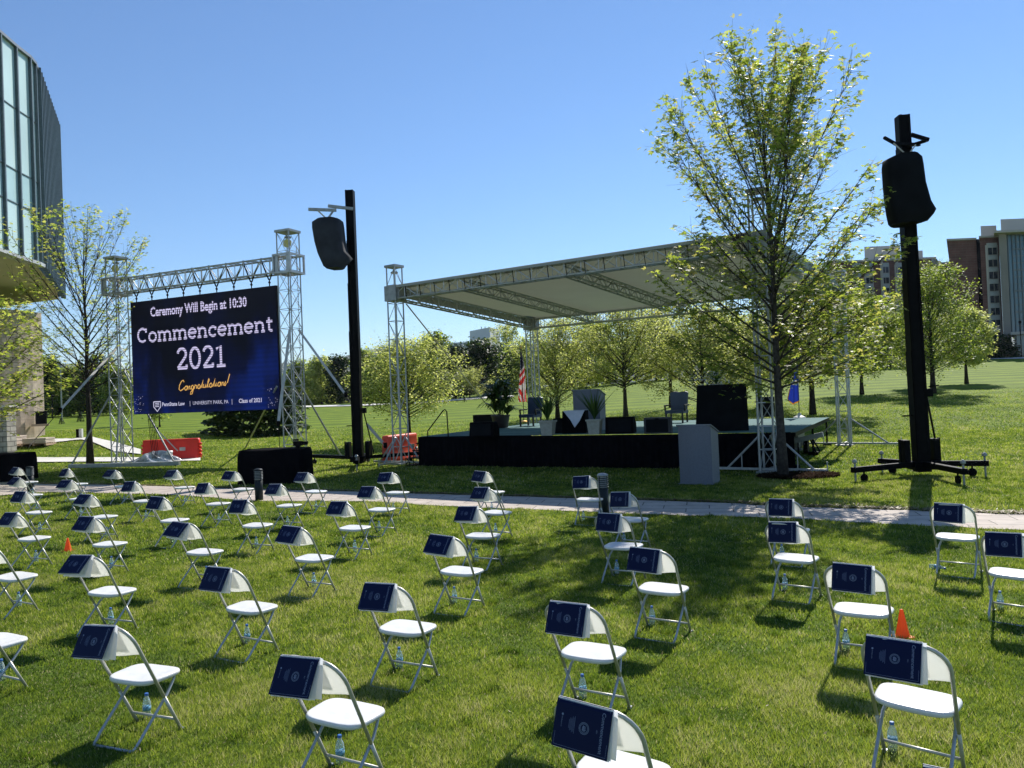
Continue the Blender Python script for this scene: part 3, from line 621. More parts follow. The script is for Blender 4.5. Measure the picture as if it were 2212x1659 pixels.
# x, y, yaw ; rows counted away from the camera
ROWS = [
 ('row nearest the camera', [(-4.68, 6.77, -27), (-2.89, 5.76, -23), (-1.20, 4.89, -27), (0.45, 4.02, -33), (1.87, 3.18, -36)]),
 ('second row back', [(-6.23, 9.43, -26), (-4.56, 8.49, -20), (-2.71, 7.57, -27), (-1.04, 6.68, -26), (0.50, 5.84, -31), (2.38, 4.75, -39)]),
 ('third row back', [(-7.79, 12.31, -24), (-6.15, 11.49, -24), (-4.35, 10.53, -27), (-2.66, 9.83, -29), (-0.71, 8.79, -29), (1.38, 7.64, -32), (2.94, 6.66, -34)]),
 ('fourth row back', [(-9.72, 15.54, -21), (-7.84, 14.50, -25), (-6.12, 13.65, -24), (-4.35, 12.74, -25), (-2.59, 12.04, -28), (-0.54, 10.94, -28), (1.31, 9.83, -32), (3.11, 8.74, -36), (4.90, 7.66, -42)]),
 ('fifth row back', [(-11.95, 18.91, -30), (-10.06, 17.69, -19), (-8.12, 16.71, -23), (-6.14, 15.71, -27), (-4.47, 14.97, -28), (-2.49, 13.91, -28), (-0.39, 13.08, -38), (1.72, 11.80, -35), (3.67, 10.45, -35), (5.40, 9.52, -38)]),
 ('farthest row by the path', [(-14.27, 22.48, -31), (-12.07, 21.17, -30), (-10.26, 20.06, -24), (-8.32, 19.21, -25), (-6.52, 18.23, -27), (-4.52, 17.15, -29), (-2.57, 16.35, -25), (-0.53, 15.82, -38), (1.31, 14.20, -23)])]
ORD = ['leftmost', 'second', 'third', 'fourth', 'fifth', 'sixth', 'seventh', 'eighth', 'ninth', 'rightmost']
chair0, bottle0 = make_chair(), make_bottle(); books = [make_book(R(a)) for a in (17, 24, 31, 39, 46)]; used = set()
def take(o):
    if o.name in used: return copy_tree(o)
    used.add(o.name); return o
rr = random.Random(5)
for ri, (rname, lst) in enumerate(ROWS):
    n = len(lst)
    for ci, (x, y, yaw) in enumerate(lst):
        pos = 'leftmost' if ci == 0 else 'rightmost' if ci == n - 1 else ORD[ci] + ' from left'
        c = take(chair0); c.location = (x, y, -rr.uniform(0, 0.012)); c.rotation_euler = (R(rr.uniform(-1.0, 1.0)), R(rr.uniform(-1.2, 1.2)), R(yaw))
        tag(c, 'white folding chair, %s in the %s' % (pos, rname), 'chair', 'white folding chairs set out on the lawn')
        wide = 0 if x > 0 else (1 if (x > -3 or rr.random() < 0.5) else 2)
        if y < 6: wide = min(1, wide)
        b = take(books[min(4, wide * 2 + rr.randint(0, 1))]); dx = -0.020 + rr.uniform(-0.012, 0.012); top = 0.902
        M = Matrix.Translation((x, y, 0)) @ Matrix.Rotation(R(yaw), 4, 'Z')
        b.location = M @ Vector((dx, Tub(0.889) - 0.004, top)); b.rotation_euler = (0, rr.uniform(-0.07, 0.06), R(yaw + rr.uniform(-1.5, 1.5)))
        tag(b, 'navy programme tented on the %s chair, %s' % (pos, rname), 'booklet', 'navy programmes hung on the chair backs')
        if (ri, ci) in ((0, 4), (3, 8)): pass
        k = take(bottle0); 
        if (ri, ci) == (4, 9):
            k.location = M @ Vector((-0.33, 0.12, 0.034)); k.rotation_euler = (R(90), 0, R(yaw + 75))
            tag(k, 'water bottle lying on its side left of the rightmost chair, fifth row', 'bottle', 'water bottles left by the chairs')
        else:
            k.location = M @ Vector((-0.225 + rr.uniform(-0.02, 0.05), 0.245 + rr.uniform(-0.02, 0.05), 0.0)); k.rotation_euler = (rr.uniform(-0.03, 0.03), 0, rr.uniform(0, 6))
            tag(k, 'water bottle standing under the %s chair, %s' % (pos, rname), 'bottle', 'water bottles left by the chairs')

# ------------------------------------------------------------------ cones and bollards
def cone(px, py, h, label, rz):
    p = G(px, py); t = thing('traffic_cone', label, 'cone', tuple(p), rz, 'small orange marker cones')
    prof = [(0.066, 0.012), (0.062, 0.02), (0.015, h), (0.011, h + 0.004)]
    m = MB(); m.lathe((0, 0, 0), prof, 10); m.build('body', ORANGE, t); MB().box((0, 0, 0.008), (0.15, 0.15, 0.014)).build('base', ORANGE, t)
cone(1950, 1377, 0.26, 'small orange cone on the grass beside the front right chairs', 0.3)
cone(147, 1191, 0.23, 'small orange cone on the grass among the left chairs', 0.1)
BOLC = mat('bollard_paint', (0.016, 0.024, 0.028), 0.5, 0.0, 0.1, spec=0.2); LOUV = mat('bollard_louvre', (0.30, 0.32, 0.33), 0.5, 0.2)
def bollard(px, py, label):
    p = G(px, py); t = thing('bollard_light', label, 'bollard', tuple(p), 0.2, 'louvred bollard lights along the path')
    t.scale = (0.95, 0.95, 0.85)
    MB().lathe((0, 0, 0), [(0.105, 0), (0.105, 0.60), (0.095, 0.605)], 20).build('post', BOLC, t, True)
    m = MB()
    for i in range(6): m.lathe((0, 0, 0.62 + i * 0.045), [(0.09, 0), (0.115, 0.012), (0.115, 0.02), (0.085, 0.028)], 20)
    m.build('louvre', LOUV, t); MB().lathe((0, 0, 0.60), [(0.07, 0), (0.07, 0.29)], 12).build('core', BOLC, t)
    MB().lathe((0, 0, 0.885), [(0.115, 0), (0.118, 0.03), (0.09, 0.055), (0.04, 0.07), (0.005, 0.073)], 20).build('cap', LOUV if px > 1000 else BOLC, t, True)
    for a in range(4): MB().box((0.11 * math.cos(a * 1.57 + 0.6), 0.11 * math.sin(a * 1.57 + 0.6), 0.745), (0.014, 0.014, 0.29), a * 1.57 + 0.6).build('upright', BOLC, t)
bollard(560, 1081, 'dark bollard light with grey louvres before the draped black case')
bollard(1305, 1111, 'bollard light with bright cap behind the chairs at centre')
bollard(66, 1064, 'dark bollard light at far left beside the draped box')

# ------------------------------------------------------------------ trusses
def truss(m, P, Q, a, b, w, h, seg, rc=0.025, rd=0.013, faces='all'):
    """box truss from P to Q; a, b unit cross directions"""
    P, Q, a, b = Vector(P), Vector(Q), Vector(a).normalized(), Vector(b).normalized(); c = [a * x * w / 2 + b * y * h / 2 for x, y in ((-1, -1), (1, -1), (1, 1), (-1, 1))]
    for k in c: m.tube([P + k, Q + k], rc, 6)
    for i in range(seg):
        p, q = P.lerp(Q, i / seg), P.lerp(Q, (i + 1) / seg)
        for j in range(4):
            k1, k2 = c[j], c[(j + 1) % 4]
            m.tube([p + k1, p + k2], rd, 4)
            if i % 2 == j % 2: m.tube([p + k1, q + k2], rd, 4)
            else: m.tube([p + k2, q + k1], rd, 4)
            if faces == 'x': m.tube([p + k2, q + k1] if i % 2 == j % 2 else [p + k1, q + k2], rd, 4)
    for j in range(4): m.tube([Q + c[j], Q + c[(j + 1) % 4]], rd, 4)
def tower_part(root, base, top, w, ax, ay, seg, faces='all', rc=0.025, hood=True, mt=ALU, rd=0.013):
    m = MB(); truss(m, base, top, ax, ay, w, w, seg, rc, rd, faces); o = m.build('tower', mt, root, world=True)
    m = MB(); B, Tp = Vector(base), Vector(top); ang = math.atan2(ax[1], ax[0]); m.box(B + Vector((0, 0, 0.03)), (w + 0.18, w + 0.18, 0.06), ang); m.build('base_plate', ALUD, o, world=True)
    if hood:
        m = MB(); m.box(Tp + Vector((0, 0, 0.04)), (w + 0.12, w + 0.12, 0.09), ang)
        m.lathe(Tp + Vector((0, 0, -0.22)), [(0.12, 0), (0.14, 0.02), (0.14, 0.05), (0.12, 0.07)], 14); m.build('hood', ALUD, o, world=True)
    return o
def outrig(m, C, d, L, hb, z=0.10, s=0.05):
    C = Vector(C); d = Vector(d).normalized(); E = C + d * L
    m.beam(C + Vector((0, 0, z)), E + Vector((0, 0, z)), s, s * 1.3); m.tube([C + d * 0.25 + Vector((0, 0, hb)), C + d * L * 0.78 + Vector((0, 0, z))], 0.03, 8)
    m.tube([C + d * L * 0.5 + Vector((0, 0, z)), C + d * L * 0.5 + Vector((0, 0, z + (hb - z) * 0.42))], 0.015, 6)
    m.tube([E + Vector((0, 0, 0.0)), E + Vector((0, 0, z + 0.22))], 0.016, 6)

# stage canopy
FLc, FRc, BLc, BRc = Vector((-4.2, 28.5, 0)), Vector((6.95, 21.1, 0)), Vector((1.02, 36.3, 0)), Vector((12.35, 28.8, 0))
ur = (FRc - FLc).normalized(); vr = Vector((-ur.y, ur.x, 0))
cano = thing('stage_canopy', 'grey fabric roof on four aluminium truss towers over the stage', 'stage canopy', tuple(FLc))
ZF, ZB = 6.58, 5.95
for c, z in ((FLc, 7.3), (FRc, 7.7), (BLc, 6.35), (BRc, 6.5)):
    tower_part(cano, c, (c.x, c.y, z), 0.40, ur, vr, int(z / 0.62), hood=True, rc=0.03)
m = MB()
for d, L in ((-ur, 1.5), (ur, 1.5), (vr, 1.2)): outrig(m, FRc, d, L, 1.0)
m.build('outrigger', ALU, cano, world=True)
m = MB()
for d, L in ((-ur, 1.4), (ur, 1.2), (-vr, 1.2)): outrig(m, FLc, d, L, 1.0)
m.build('outrigger', ALU, cano, world=True)
m = MB()
for d, L in ((ur, 1.9), (-ur, 1.5), (vr, 1.2)): outrig(m, BRc, d, L, 1.0)
m.build('outrigger', ALU, cano, world=True)
BD = 0.42
def zt(c): return Vector((c.x, c.y, 0))
for A, B, za, zb_, seg in ((FLc, FRc, ZF, ZF, 22), (BLc, BRc, ZB, ZB, 22), (FLc, BLc, ZF, ZB, 16), (FRc, BRc, ZF, ZB, 16)):
    m = MB(); d = (B - A).normalized(); side = Vector((-d.y, d.x, 0)); P = A + Vector((0, 0, za - BD / 2 - 0.03)); Q = B + Vector((0, 0, zb_ - BD / 2 - 0.03))
    truss(m, P, Q, side, (0, 0, 1), 0.32, BD, seg, 0.034, 0.018); m.build('roof_beam', ALU, cano, world=True)
for s in (0.245, 0.55, 0.83):
    m = MB(); P = FLc.lerp(FRc, s) + Vector((0, 0, ZF - 0.3)); Q = BLc.lerp(BRc, s) + Vector((0, 0, ZB - 0.3)); truss(m, P, Q, ur, (0, 0, 1), 0.30, 0.34, 20, 0.028, 0.013); m.build('rafter', ALUD, cano, world=True)
for c, z in ((FLc, ZF), (FRc, ZF), (BLc, ZB), (BRc, ZB)):
    m = MB(); a = math.atan2(ur.y, ur.x)
    m.box((c.x, c.y, z - 0.25), (0.56, 0.56, 0.56), a); m.box((c.x, c.y, z - 0.25), (0.70, 0.34, 0.36), a); m.build('corner_block', ALUD, cano, world=True)
ROOFM = mat('roof_fabric', (0.38, 0.39, 0.36), 0.7, 0, 0.05, 0.7, 0.1, 1.5, trans=0.12, tcol=(0.40, 0.41, 0.30), spec=0.1)
def rf(u, v, dz=0.0):
    A = FLc.lerp(FRc, u * 1.03 - 0.015); B = BLc.lerp(BRc, u * 1.03 - 0.015); p = A.lerp(B, v * 1.05 - 0.025); sag = -0.10 * abs(math.sin(u * math.pi * 4)) * math.sin(v * math.pi)
    return Vector((p.x, p.y, ZF + (ZB - ZF) * v + 0.03 + sag + dz))
m = MB(); m.grid(lambda u, v: rf(u, v), 40, 16)
m.grid(lambda u, v: Vector(rf(u, 0)) + Vector((0, 0, 0.0)) - Vector((0, 0, 0.10)) * v - vr * 0.02, 40, 1)
m.grid(lambda u, v: Vector(rf(0, u)) - Vector((0, 0, 0.30 * v)) - ur * 0.01, 16, 1); m.grid(lambda u, v: Vector(rf(1, u)) - Vector((0, 0, 0.30 * v)) + ur * 0.01, 16, 1)
m.build('roof_fabric', ROOFM, cano, world=True)
for i in range(1, 20):
    m = MB(); p = FLc.lerp(FRc, i / 20) + Vector((0, 0, ZF)); m.beam(p - vr * 0.19 + Vector((0, 0, 0.02)), p - vr * 0.19 - Vector((0, 0, BD + 0.05)) + ur * 0.05, 0.03, 0.01, ur); m.build('roof_tie', BLACKC, cano, world=True)
m = MB(); m.beam(FLc + vr * 0.6 + Vector((0, 0, 6.0)), T(1085, 960) + Vector((0.2, 2.5, 0.6)), 0.06, 0.01); m.build('guy_strap', STRAP, cano, world=True)
m = MB(); m.tube([FLc + Vector((-0.26, -0.1, 6.1)), FLc + Vector((-0.25, -0.1, 1.2)), FLc + Vector((-0.1, 0, 0.5))], 0.012, 5); m.build('hoist_chain', ALUD, cano, world=True)

# stage deck
ang = R(-28); us = Vector((math.cos(ang), math.sin(ang), 0)); vs_ = Vector((-us.y, us.x, 0)); S0 = Vector((-3.4, 27.5, 0)); SL, SD, SZ = 12.75, 9.0, 1.05
def st(a, b, z=0.0): return S0 + us * a + vs_ * b + Vector((0, 0, z))
stage = thing('stage', 'low stage with teal deck and black skirt under the fabric canopy', 'stage', tuple(S0))
DECK = mat('teal_deck', (0.07, 0.15, 0.15), 0.85, 0, 0.15, 1.2, 0.1, 10, spec=0.2)
m = MB(); m.grid(lambda u, v: st(SL * u, SD * v, SZ + (0.006 if (u + v) else 0)), 6, 4); m.build('deck', DECK, stage, world=True)
m = MB(); m.beam(st(0, 0.02, SZ - 0.07), st(SL, 0.02, SZ - 0.07), 0.03, 0.11); m.beam(st(0.02, 0.04, SZ - 0.07), st(0.02, SD, SZ - 0.07), 0.03, 0.11); m.beam(st(SL - 0.02, 0.04, SZ - 0.07), st(SL - 0.02, SD, SZ - 0.07), 0.03, 0.11); m.beam(st(0, SD, SZ - 0.07), st(SL, SD, SZ - 0.07), 0.03, 0.11)
m.build('deck_frame', STEEL, stage, world=True)
def skirt(a, b, c, d, n):
    def fn(u, v):
        p = st(a + (c - a) * u, b + (d - b) * u); nrm = -vs_ if b == d else -us
        return p + nrm * (0.02 + 0.022 * math.sin(u * n * 6.28) * (1 - v) ** 0.4) + Vector((0, 0, (SZ - 0.02) * v + 0.01))
    m.grid(fn, n * 6, 4)
m = MB(); skirt(0, -0.02, 12.7, -0.02, 70); skirt(-0.02, 0, -0.02, SD, 30); m.build('skirt', BLACKC, stage, world=True)
for a, b in ((SL - 0.1, 0.2), (SL - 0.1, SD - 0.2), (SL - 0.1, 4.6), (SL - 2.3, SD - 0.2), (11.2, 0.3)):
    q = st(a, b); m = MB(); m.tube([q + Vector((0, 0, 0.12)), q + Vector((0, 0, SZ - 0.1))], 0.035, 8); m.box(q + Vector((0, 0, 0.06)), (0.3, 0.2, 0.12), ang); m.build('leg', STEEL, stage, world=True)
# steps with handrail at the left end of the stage
steps = thing('stage_steps', 'black metal steps with handrail at the left end of the stage', 'steps', tuple(st(-0.6, 0.5)))
for i in range(4):
    z = 0.03 + 0.26 * i; a1 = -0.64 + 0.17 * i; m = MB(); m.box(st(a1 + 0.6, 0.42, z), (1.2, 0.9, 0.035), ang); m.build('tread', STEEL, steps, world=True)
m = MB()
for b in (0.0, 0.85):
    for i in range(3):
        a1 = -0.61 + 0.17 * i; m.tube([st(a1, b, 0.0), st(a1, b, 0.28 + 0.26 * i)], 0.014, 6)
    m.tube([st(-0.6, b, 0.05), st(-0.05, b, 0.82)], 0.014, 6); m.tube([st(-0.6, b, 0.3), st(-0.42, b, 0.05)], 0.012, 6); m.tube([st(-0.44, b, 0.28), st(-0.1, b, 0.05)], 0.012, 6)
m.build('frame', STEEL, steps, world=True)
m = MB(); pts = [st(-0.55, -0.02, 0.8), st(-0.55, -0.02, 1.15)] + [st(0.05, 0.0, 1.86), st(0.12, 0.0, 1.90), st(0.2, 0.0, 1.86)] + [st(0.28, 0.0, 1.05)]
pts = [G(0, 1500)] * 0 + pts; m.tube([HV(924, 957, st(0, 0), st(1, 0)), HV(924, 931, st(0, 0), st(1, 0)), HV(957, 887, st(0, 0), st(1, 0)), HV(961, 884.5, st(0, 0), st(1, 0)), HV(965, 889, st(0, 0), st(1, 0)), HV(968.5, 943, st(0, 0), st(1, 0))], 0.022, 8); m.build('handrail', STEEL, steps, True, world=True)

# ------------------------------------------------------------------ things on the stage
def D(px, py): return G(px, py, SZ)
LEAFP = leafmat('pot_leaf', [(0.02, 0.05, 0.012), (0.04, 0.085, 0.02), (0.07, 0.12, 0.03)], [(0.04, 0.1, 0.01), (0.1, 0.18, 0.02), (0.18, 0.25, 0.04)], 0.3, 0.4)
POTB = mat('stone_pot', (0.34, 0.33, 0.28), 0.7, 0, 0.1, 12, 0.2, 40); POTD = mat('dark_pot', (0.05, 0.035, 0.032), 0.5)
def strap_leaves(n, base, L, wd, lean, seed, arch=0.0):
    rg = np.random.default_rng(seed); V = []; F = []; k = 6
    for i in range(n):
        a = rg.uniform(0, 6.28); ln = L * rg.uniform(0.55, 1.1); le = lean * rg.uniform(0.2, 1.1); z0 = base[2] + rg.uniform(0, 0.03); s = Vector((-math.sin(a), math.cos(a), 0)); o_ = len(V)
        for j in range(k):
            q = j / (k - 1); r_ = le * ln * q ** 1.4; z = z0 + ln * (q - arch * q ** 3); wv = wd * math.sin(math.pi * (0.15 + 0.84 * q)) ; c = Vector((base[0] + math.cos(a) * r_, base[1] + math.sin(a) * r_, z))
            V += [tuple(c - s * wv), tuple(c + s * wv)]
        for j in range(k - 1): F.append((o_ + 2 * j, o_ + 2 * j + 1, o_ + 2 * j + 3, o_ + 2 * j + 2))
    return np.array(V), np.array(F), np.repeat(rg.uniform(0, 1, n), k - 1)
def planter(px, py, wpx, label, seed):
    p = D(px, py); p.y += 0.2; wd = wpx / FPX * p.y; h = 0.44
    t = thing('planter', label, 'plant pot', tuple(p), R(-20), 'square stone planters with snake plants'); m = MB()
    m.box((0, 0, h / 2), (wd * 0.68, wd * 0.68, h), 0, 1.30); m.build('pot', POTB, t); MB().box((0, 0, h + 0.015), (wd * 1.0, wd * 1.0, 0.05)).build('rim', POTB, t)
    V, F, rn = strap_leaves(42, (0, 0, h), 0.95, 0.030, 0.85, seed); fast('snake_plant', V, F, LEAFP, t, rnd=rn)
planter(1185, 941, 33, 'square stone planter with snake plant left of the draped table', 1)
planter(1287, 939, 33, 'square stone planter with snake plant right of the draped table', 2)
p = D(1090, 924); t = thing('tall_potted_plant', 'tall leafy potted plant with drooping leaves behind the left monitors', 'plant', tuple(p + Vector((-0.15, 0, 0)))); t.scale = (1.45, 1.45, 1.12)
MB().lathe((0, 0, 0), [(0.2, 0), (0.26, 0.42), (0.28, 0.44), (0.28, 0.48)], 18).build('pot', POTD, t, True)
Vs, Fs, Rs, o = [], [], [], 0
for i in range(9):
    a = i * 2.4; V, F, rn = strap_leaves(40, (0.2 * math.cos(a), 0.2 * math.sin(a), 0.45 + 0.12 * i), 0.85, 0.038, 1.0, 40 + i, arch=0.85); Vs.append(V); Fs.append(F + o); Rs.append(rn); o += len(V)
fast('foliage', np.concatenate(Vs), np.concatenate(Fs), LEAFP, t, rnd=np.concatenate(Rs))
m = MB()
for i in range(9): a = i * 2.4; m.tube([(0.05 * math.cos(a), 0.05 * math.sin(a), 0.45), (0.16 * math.cos(a), 0.16 * math.sin(a), 0.6 + 0.12 * i)], 0.012, 5)
m.build('stem', BARK, t)
def cabinet(px, py, wpx, hpx, dep, label, rz=None, name='monitor_speaker', cat='speaker', wedge=False, ml=BLACKC):
    p = D(px, py); wd = wpx / FPX * p.y; h = hpx / FPX * p.y; t = thing(name, label, cat, tuple(p + Vector((0, dep / 2, 0))), R(-20) if rz is None else rz)
    m = MB()
    if wedge: m.prism([(-wd / 2, -dep / 2, 0), (-wd / 2, dep / 2, 0), (-wd / 2, dep / 2, h * 0.55), (-wd / 2, dep * 0.1, h), (-wd / 2, -dep * 0.35, h)], (wd, 0, 0))
    else: m.prism([(-wd / 2 + 0.03, -dep / 2, 0), (wd / 2 - 0.03, -dep / 2, 0), (wd / 2, -dep / 2 + 0.03, 0), (wd / 2, dep / 2, 0), (-wd / 2, dep / 2, 0), (-wd / 2, -dep / 2 + 0.03, 0)], (0, 0, h))
    m.build('cabinet', ml, t); m = MB(); m.box((0, -dep / 2 - 0.006, h * 0.5), (wd * 0.82, 0.01, h * 0.8)); m.build('grille', SPKB, t)
    MB().box((wd * 0.0, -dep / 2 - 0.014, h * 0.93), (wd * 0.14, 0.012, 0.03)).build('handle', STEEL, t); return t
DGREY = mat('dark_grey_case', (0.035, 0.035, 0.04), 0.7, 0, 0.2, 6)
cabinet(1049, 922, 52, 26, 0.4, 'black floor monitor upper one behind the front left wedge'); 
cabinet(1046, 944, 56, 32, 0.6, 'black wedge monitor at the front left edge of the stage', wedge=True)
cabinet(1210, 936, 22, 32, 0.4, 'small black box between left planter and draped table', name='equipment_case', cat='case')
cabinet(1344, 937, 62, 36, 0.5, 'black wedge monitor right of the right planter', wedge=True)
cabinet(1425, 937, 58, 35, 0.4, 'dark grey square monitor left of the grass lectern', ml=DGREY)
# draped table
p = D(1247, 937); wd = 52 / FPX * p.y; t = thing('draped_table', 'small black draped table with white cloth corner at stage front', 'table', tuple(p + Vector((0, 0.45, 0))), R(-18))
def dr(u, v):
    a = u * 2 * math.pi; c, s = math.cos(a), math.sin(a); e = 0.25; x = math.copysign(abs(c) ** e, c) * wd / 2; y = math.copysign(abs(s) ** e, s) * 0.32; k = 1 + 0.05 * math.sin(a * 9) * (1 - v); return (x * k, y * k, 0.005 + 0.74 * v)
m = MB(); m.grid(dr, 72, 4); m.poly([dr(i / 72, 1) for i in range(72)]); m.build('black_cloth', BLACKC, t, True)
m = MB(); WCL = mat('white_cloth', (0.62, 0.64, 0.72), 0.8, 0, 0.04)
m.poly([(-wd * 0.42, -0.33, 0.762), (wd * 0.5, -0.33, 0.762), (wd * 0.5, 0.3, 0.762), (-wd * 0.42, 0.3, 0.762)]); m.add([(-wd * 0.42, -0.335, 0.76), (wd * 0.5, -0.335, 0.76), (wd * 0.28, -0.36, 0.42), (wd * 0.06, -0.375, 0.20), (-wd * 0.12, -0.36, 0.46)], [(0, 4, 3, 2, 1)]); m.build('white_cloth', WCL, t)
# armchairs
UPH = mat('blue_leather', (0.012, 0.035, 0.10), 0.4, 0, 0.2, 3); UPHG = mat('grey_blue_leather', (0.045, 0.055, 0.085), 0.45, 0, 0.2, 3); WOOD = mat('dark_wood', (0.018, 0.012, 0.010), 0.35, 0, 0.2, 9)
def armchair(px, py, label, rz, um):
    p = D(px, py); t = thing('armchair', label, 'armchair', tuple(p + Vector((0, 0.3, 0))), rz, 'upholstered armchairs on the stage'); t.scale = (1.2, 1.15, 1.0)
    MB().box((0, 0, 0.44), (0.62, 0.58, 0.13)).build('seat', um, t)
    m = MB(); m.prism([(-0.27, 0.24, 0.46), (0.27, 0.24, 0.46), (0.30, 0.34, 1.18), (0.20, 0.35, 1.23), (0, 0.35, 1.20), (-0.20, 0.35, 1.23), (-0.30, 0.34, 1.18)], (0, 0.09, 0)); m.build('backrest', um, t)
    for sx in (-1, 1):
        m = MB(); m.beam((sx * 0.33, -0.20, 0.69), (sx * 0.33, 0.28, 0.70), 0.06, 0.05); m.beam((sx * 0.33, -0.14, 0.46), (sx * 0.33, -0.18, 0.69), 0.045, 0.045); m.build('armrest', WOOD, t)
        for y in (-0.25, 0.26): MB().beam((sx * 0.27, y, 0.0), (sx * 0.27, y, 0.39), 0.05, 0.05).build('leg', WOOD, t)
armchair(1147, 921, 'dark blue armchair at the left of the stage beside the flag', R(-35), UPH)
armchair(1466, 914, 'grey blue armchair alone at the right of the stage', R(-30), UPHG)
armchair(1280, 908, 'dark armchair hidden behind the stage lectern', R(-30), UPH)
# lecterns
LECG = mat('lectern_grey', (0.13, 0.142, 0.17), 0.6, 0, 0.08, 30, 0.2, 90); LECS = mat('lectern_side', (0.19, 0.20, 0.22), 0.6, 0, 0.06, 30)
def lectern(p, wd, h, dep, rz, label, mic):
    t = thing('lectern', label, 'lectern', tuple(p), rz, 'grey lecterns')
    m = MB(); n = 9; fr = [(-wd / 2 + wd * i / (n - 1), -dep / 2 - 0.10 * math.sin(math.pi * i / (n - 1)), 0) for i in range(n)]
    m.add(fr + [(x, y, h) for x, y, z in fr], [(i, i + 1, n + i + 1, n + i) for i in range(n - 1)])
    m.build('front_panel', LECG, t)
    for sx in (-1, 1):
        m = MB(); m.prism([(sx * wd / 2, -dep / 2, 0), (sx * wd / 2, dep / 2, 0), (sx * wd / 2, dep / 2, h * 0.86), (sx * wd / 2, -dep / 2, h)], (-sx * 0.03, 0, 0)); m.build('side_panel', LECS, t)
    m = MB(); m.prism([(-wd / 2 - 0.03, -dep / 2 - 0.06, h), (-wd / 2 - 0.03, dep / 2 + 0.02, h * 0.86), (-wd / 2 - 0.03, dep / 2 + 0.02, h * 0.86 + 0.03), (-wd / 2 - 0.03, -dep / 2 - 0.06, h + 0.03)], (wd + 0.06, 0, 0)); m.build('top', LECS, t)
    m = MB(); m.box((0, -0.02, 0.012), (wd + 0.05, dep + 0.12, 0.024)); m.build('base', LECS, t)
    if mic:
        m = MB(); m.tube([(-0.1, 0, h * 0.95), (-0.1, 0.0, h + 0.12), (0.02, -0.02, h + 0.24)], 0.012, 6); m.lathe((0.03, -0.02, h + 0.22), [(0.02, 0), (0.035, 0.03), (0.02, 0.08)], 10); m.build('microphone', STEEL, t)
p = D(1279, 931) + Vector((0, 0.6, 0)); lectern(p, 1.0, 1.42, 0.55, R(-28), 'grey lectern with microphone near the middle of the stage', True)
p = G(1520, 1047); lectern(p + Vector((0, 0.35, 0)), 0.84, 1.47, 0.55, R(-33), 'grey lectern standing on the grass in front of the stage', False)
# black panel box with white flowers
A, B = D(1525, 941), D(1632, 936); A.y = B.y = A.y
t = thing('black_panel', 'large black panel standing on the right of the stage', 'panel', tuple(D(1578, 935) + Vector((0, 0.9, 0))), R(-16)); wd = 112 / FPX * 23.2
m = MB(); m.prism([(-wd / 2, 0, 0), (wd / 2, 0, 0), (wd / 2 - 0.02, 0, 1.42), (-wd / 2 + 0.10, 0, 1.42)], (0, 0.12, 0)); m.build('board', SPKB, t); m = MB()
for x in (-0.6, 0.6): m.beam((x, 0.12, 0.9), (x, 0.7, 0.02), 0.05, 0.05)
m.build('prop', STEEL, t)
q = t.location + Vector((0.15, 1.0, 0)); t = thing('flower_stand', 'white flower arrangement on a tall stand behind the black panel', 'flowers', tuple(q))
MB().lathe((0, 0, 0), [(0.22, 0), (0.22, 0.05), (0.04, 0.08), (0.04, 1.2), (0.16, 1.25), (0.18, 1.45)], 14).build('stand', POTB, t)
V, F, rn = strap_leaves(40, (0, 0, 1.4), 0.7, 0.02, 0.9, 77, 0.3); fast('foliage', V, F, LEAFP, t, rnd=rn)
rg = np.random.default_rng(9); P = rg.normal(0, 0.26, (160, 3)) * np.array([1.3, 1, 0.7]) + np.array([0, 0, 1.62]); V, F, rn = leaf_quads(P, 0.11, rg)
PET = leafmat('petal', [(0.6, 0.6, 0.58), (0.75, 0.75, 0.73)], [(0.7, 0.7, 0.65)] * 2, 0.4); fast('blossoms', V, F, PET, t, rnd=rn)
# flags
GOLDM = mat('gold', (0.6, 0.36, 0.08), 0.4, 0.6); POLEM = mat('flag_pole', (0.05, 0.03, 0.02), 0.4); MARB = mat('white_base', (0.6, 0.58, 0.54), 0.5)
FRED = mat('flag_red', (0.50, 0.015, 0.025), 0.7, trans=0.35, tcol=(0.8, 0.05, 0.04)); FWH = mat('flag_white', (0.65, 0.62, 0.62), 0.7, trans=0.35, tcol=(0.8, 0.75, 0.7)); FBL = mat('flag_navy', (0.02, 0.025, 0.09), 0.7)
p = D(1132, 912); t = thing('flag', 'folded striped national flag hanging on a pole at stage left', 'flag', tuple(p)); t.scale = (1.15, 1.15, 1.24)
MB().lathe((0, 0, 0), [(0.16, 0), (0.16, 0.04), (0.03, 0.08)], 16).build('base', GOLDM, t); MB().tube([(0, 0, 0.05), (0, 0, 2.9)], 0.016, 8).build('pole', POLEM, t); MB().lathe((0, 0, 2.88), [(0.015, 0), (0.05, 0.06), (0.008, 0.16)], 8).build('finial', GOLDM, t)
m = MB(); nu, nv = 24, 44
def fl(u, v): return (-0.02 + (0.05 + 0.30 * v ** 0.7) * (u - 0.45) + 0.03 * math.sin(v * 5), -0.02 + 0.06 * math.sin(u * 19 + v * 4), 2.75 - 1.95 * v)
vs = [fl(i / nu, j / nv) for j in range(nv + 1) for i in range(nu + 1)]
o = len(m.v); m.v += vs
for j in range(nv):
    for i in range(nu):
        m.f.append((j * (nu + 1) + i, j * (nu + 1) + i + 1, (j + 1) * (nu + 1) + i + 1, (j + 1) * (nu + 1) + i)); u, v = i / nu, j / nv
        if v < 0.36 - 0.1 * u: k = 2 if (i * 7 + j * 5) % 11 else 1
        else: k = int((v * 9 + (0.9 - 1.4 * max(0, v - 0.55) * 6) * u * 1.3) * 1.55) % 2
        m.m.append(k)
m.build('cloth', [FRED, FWH, FBL], t, True)
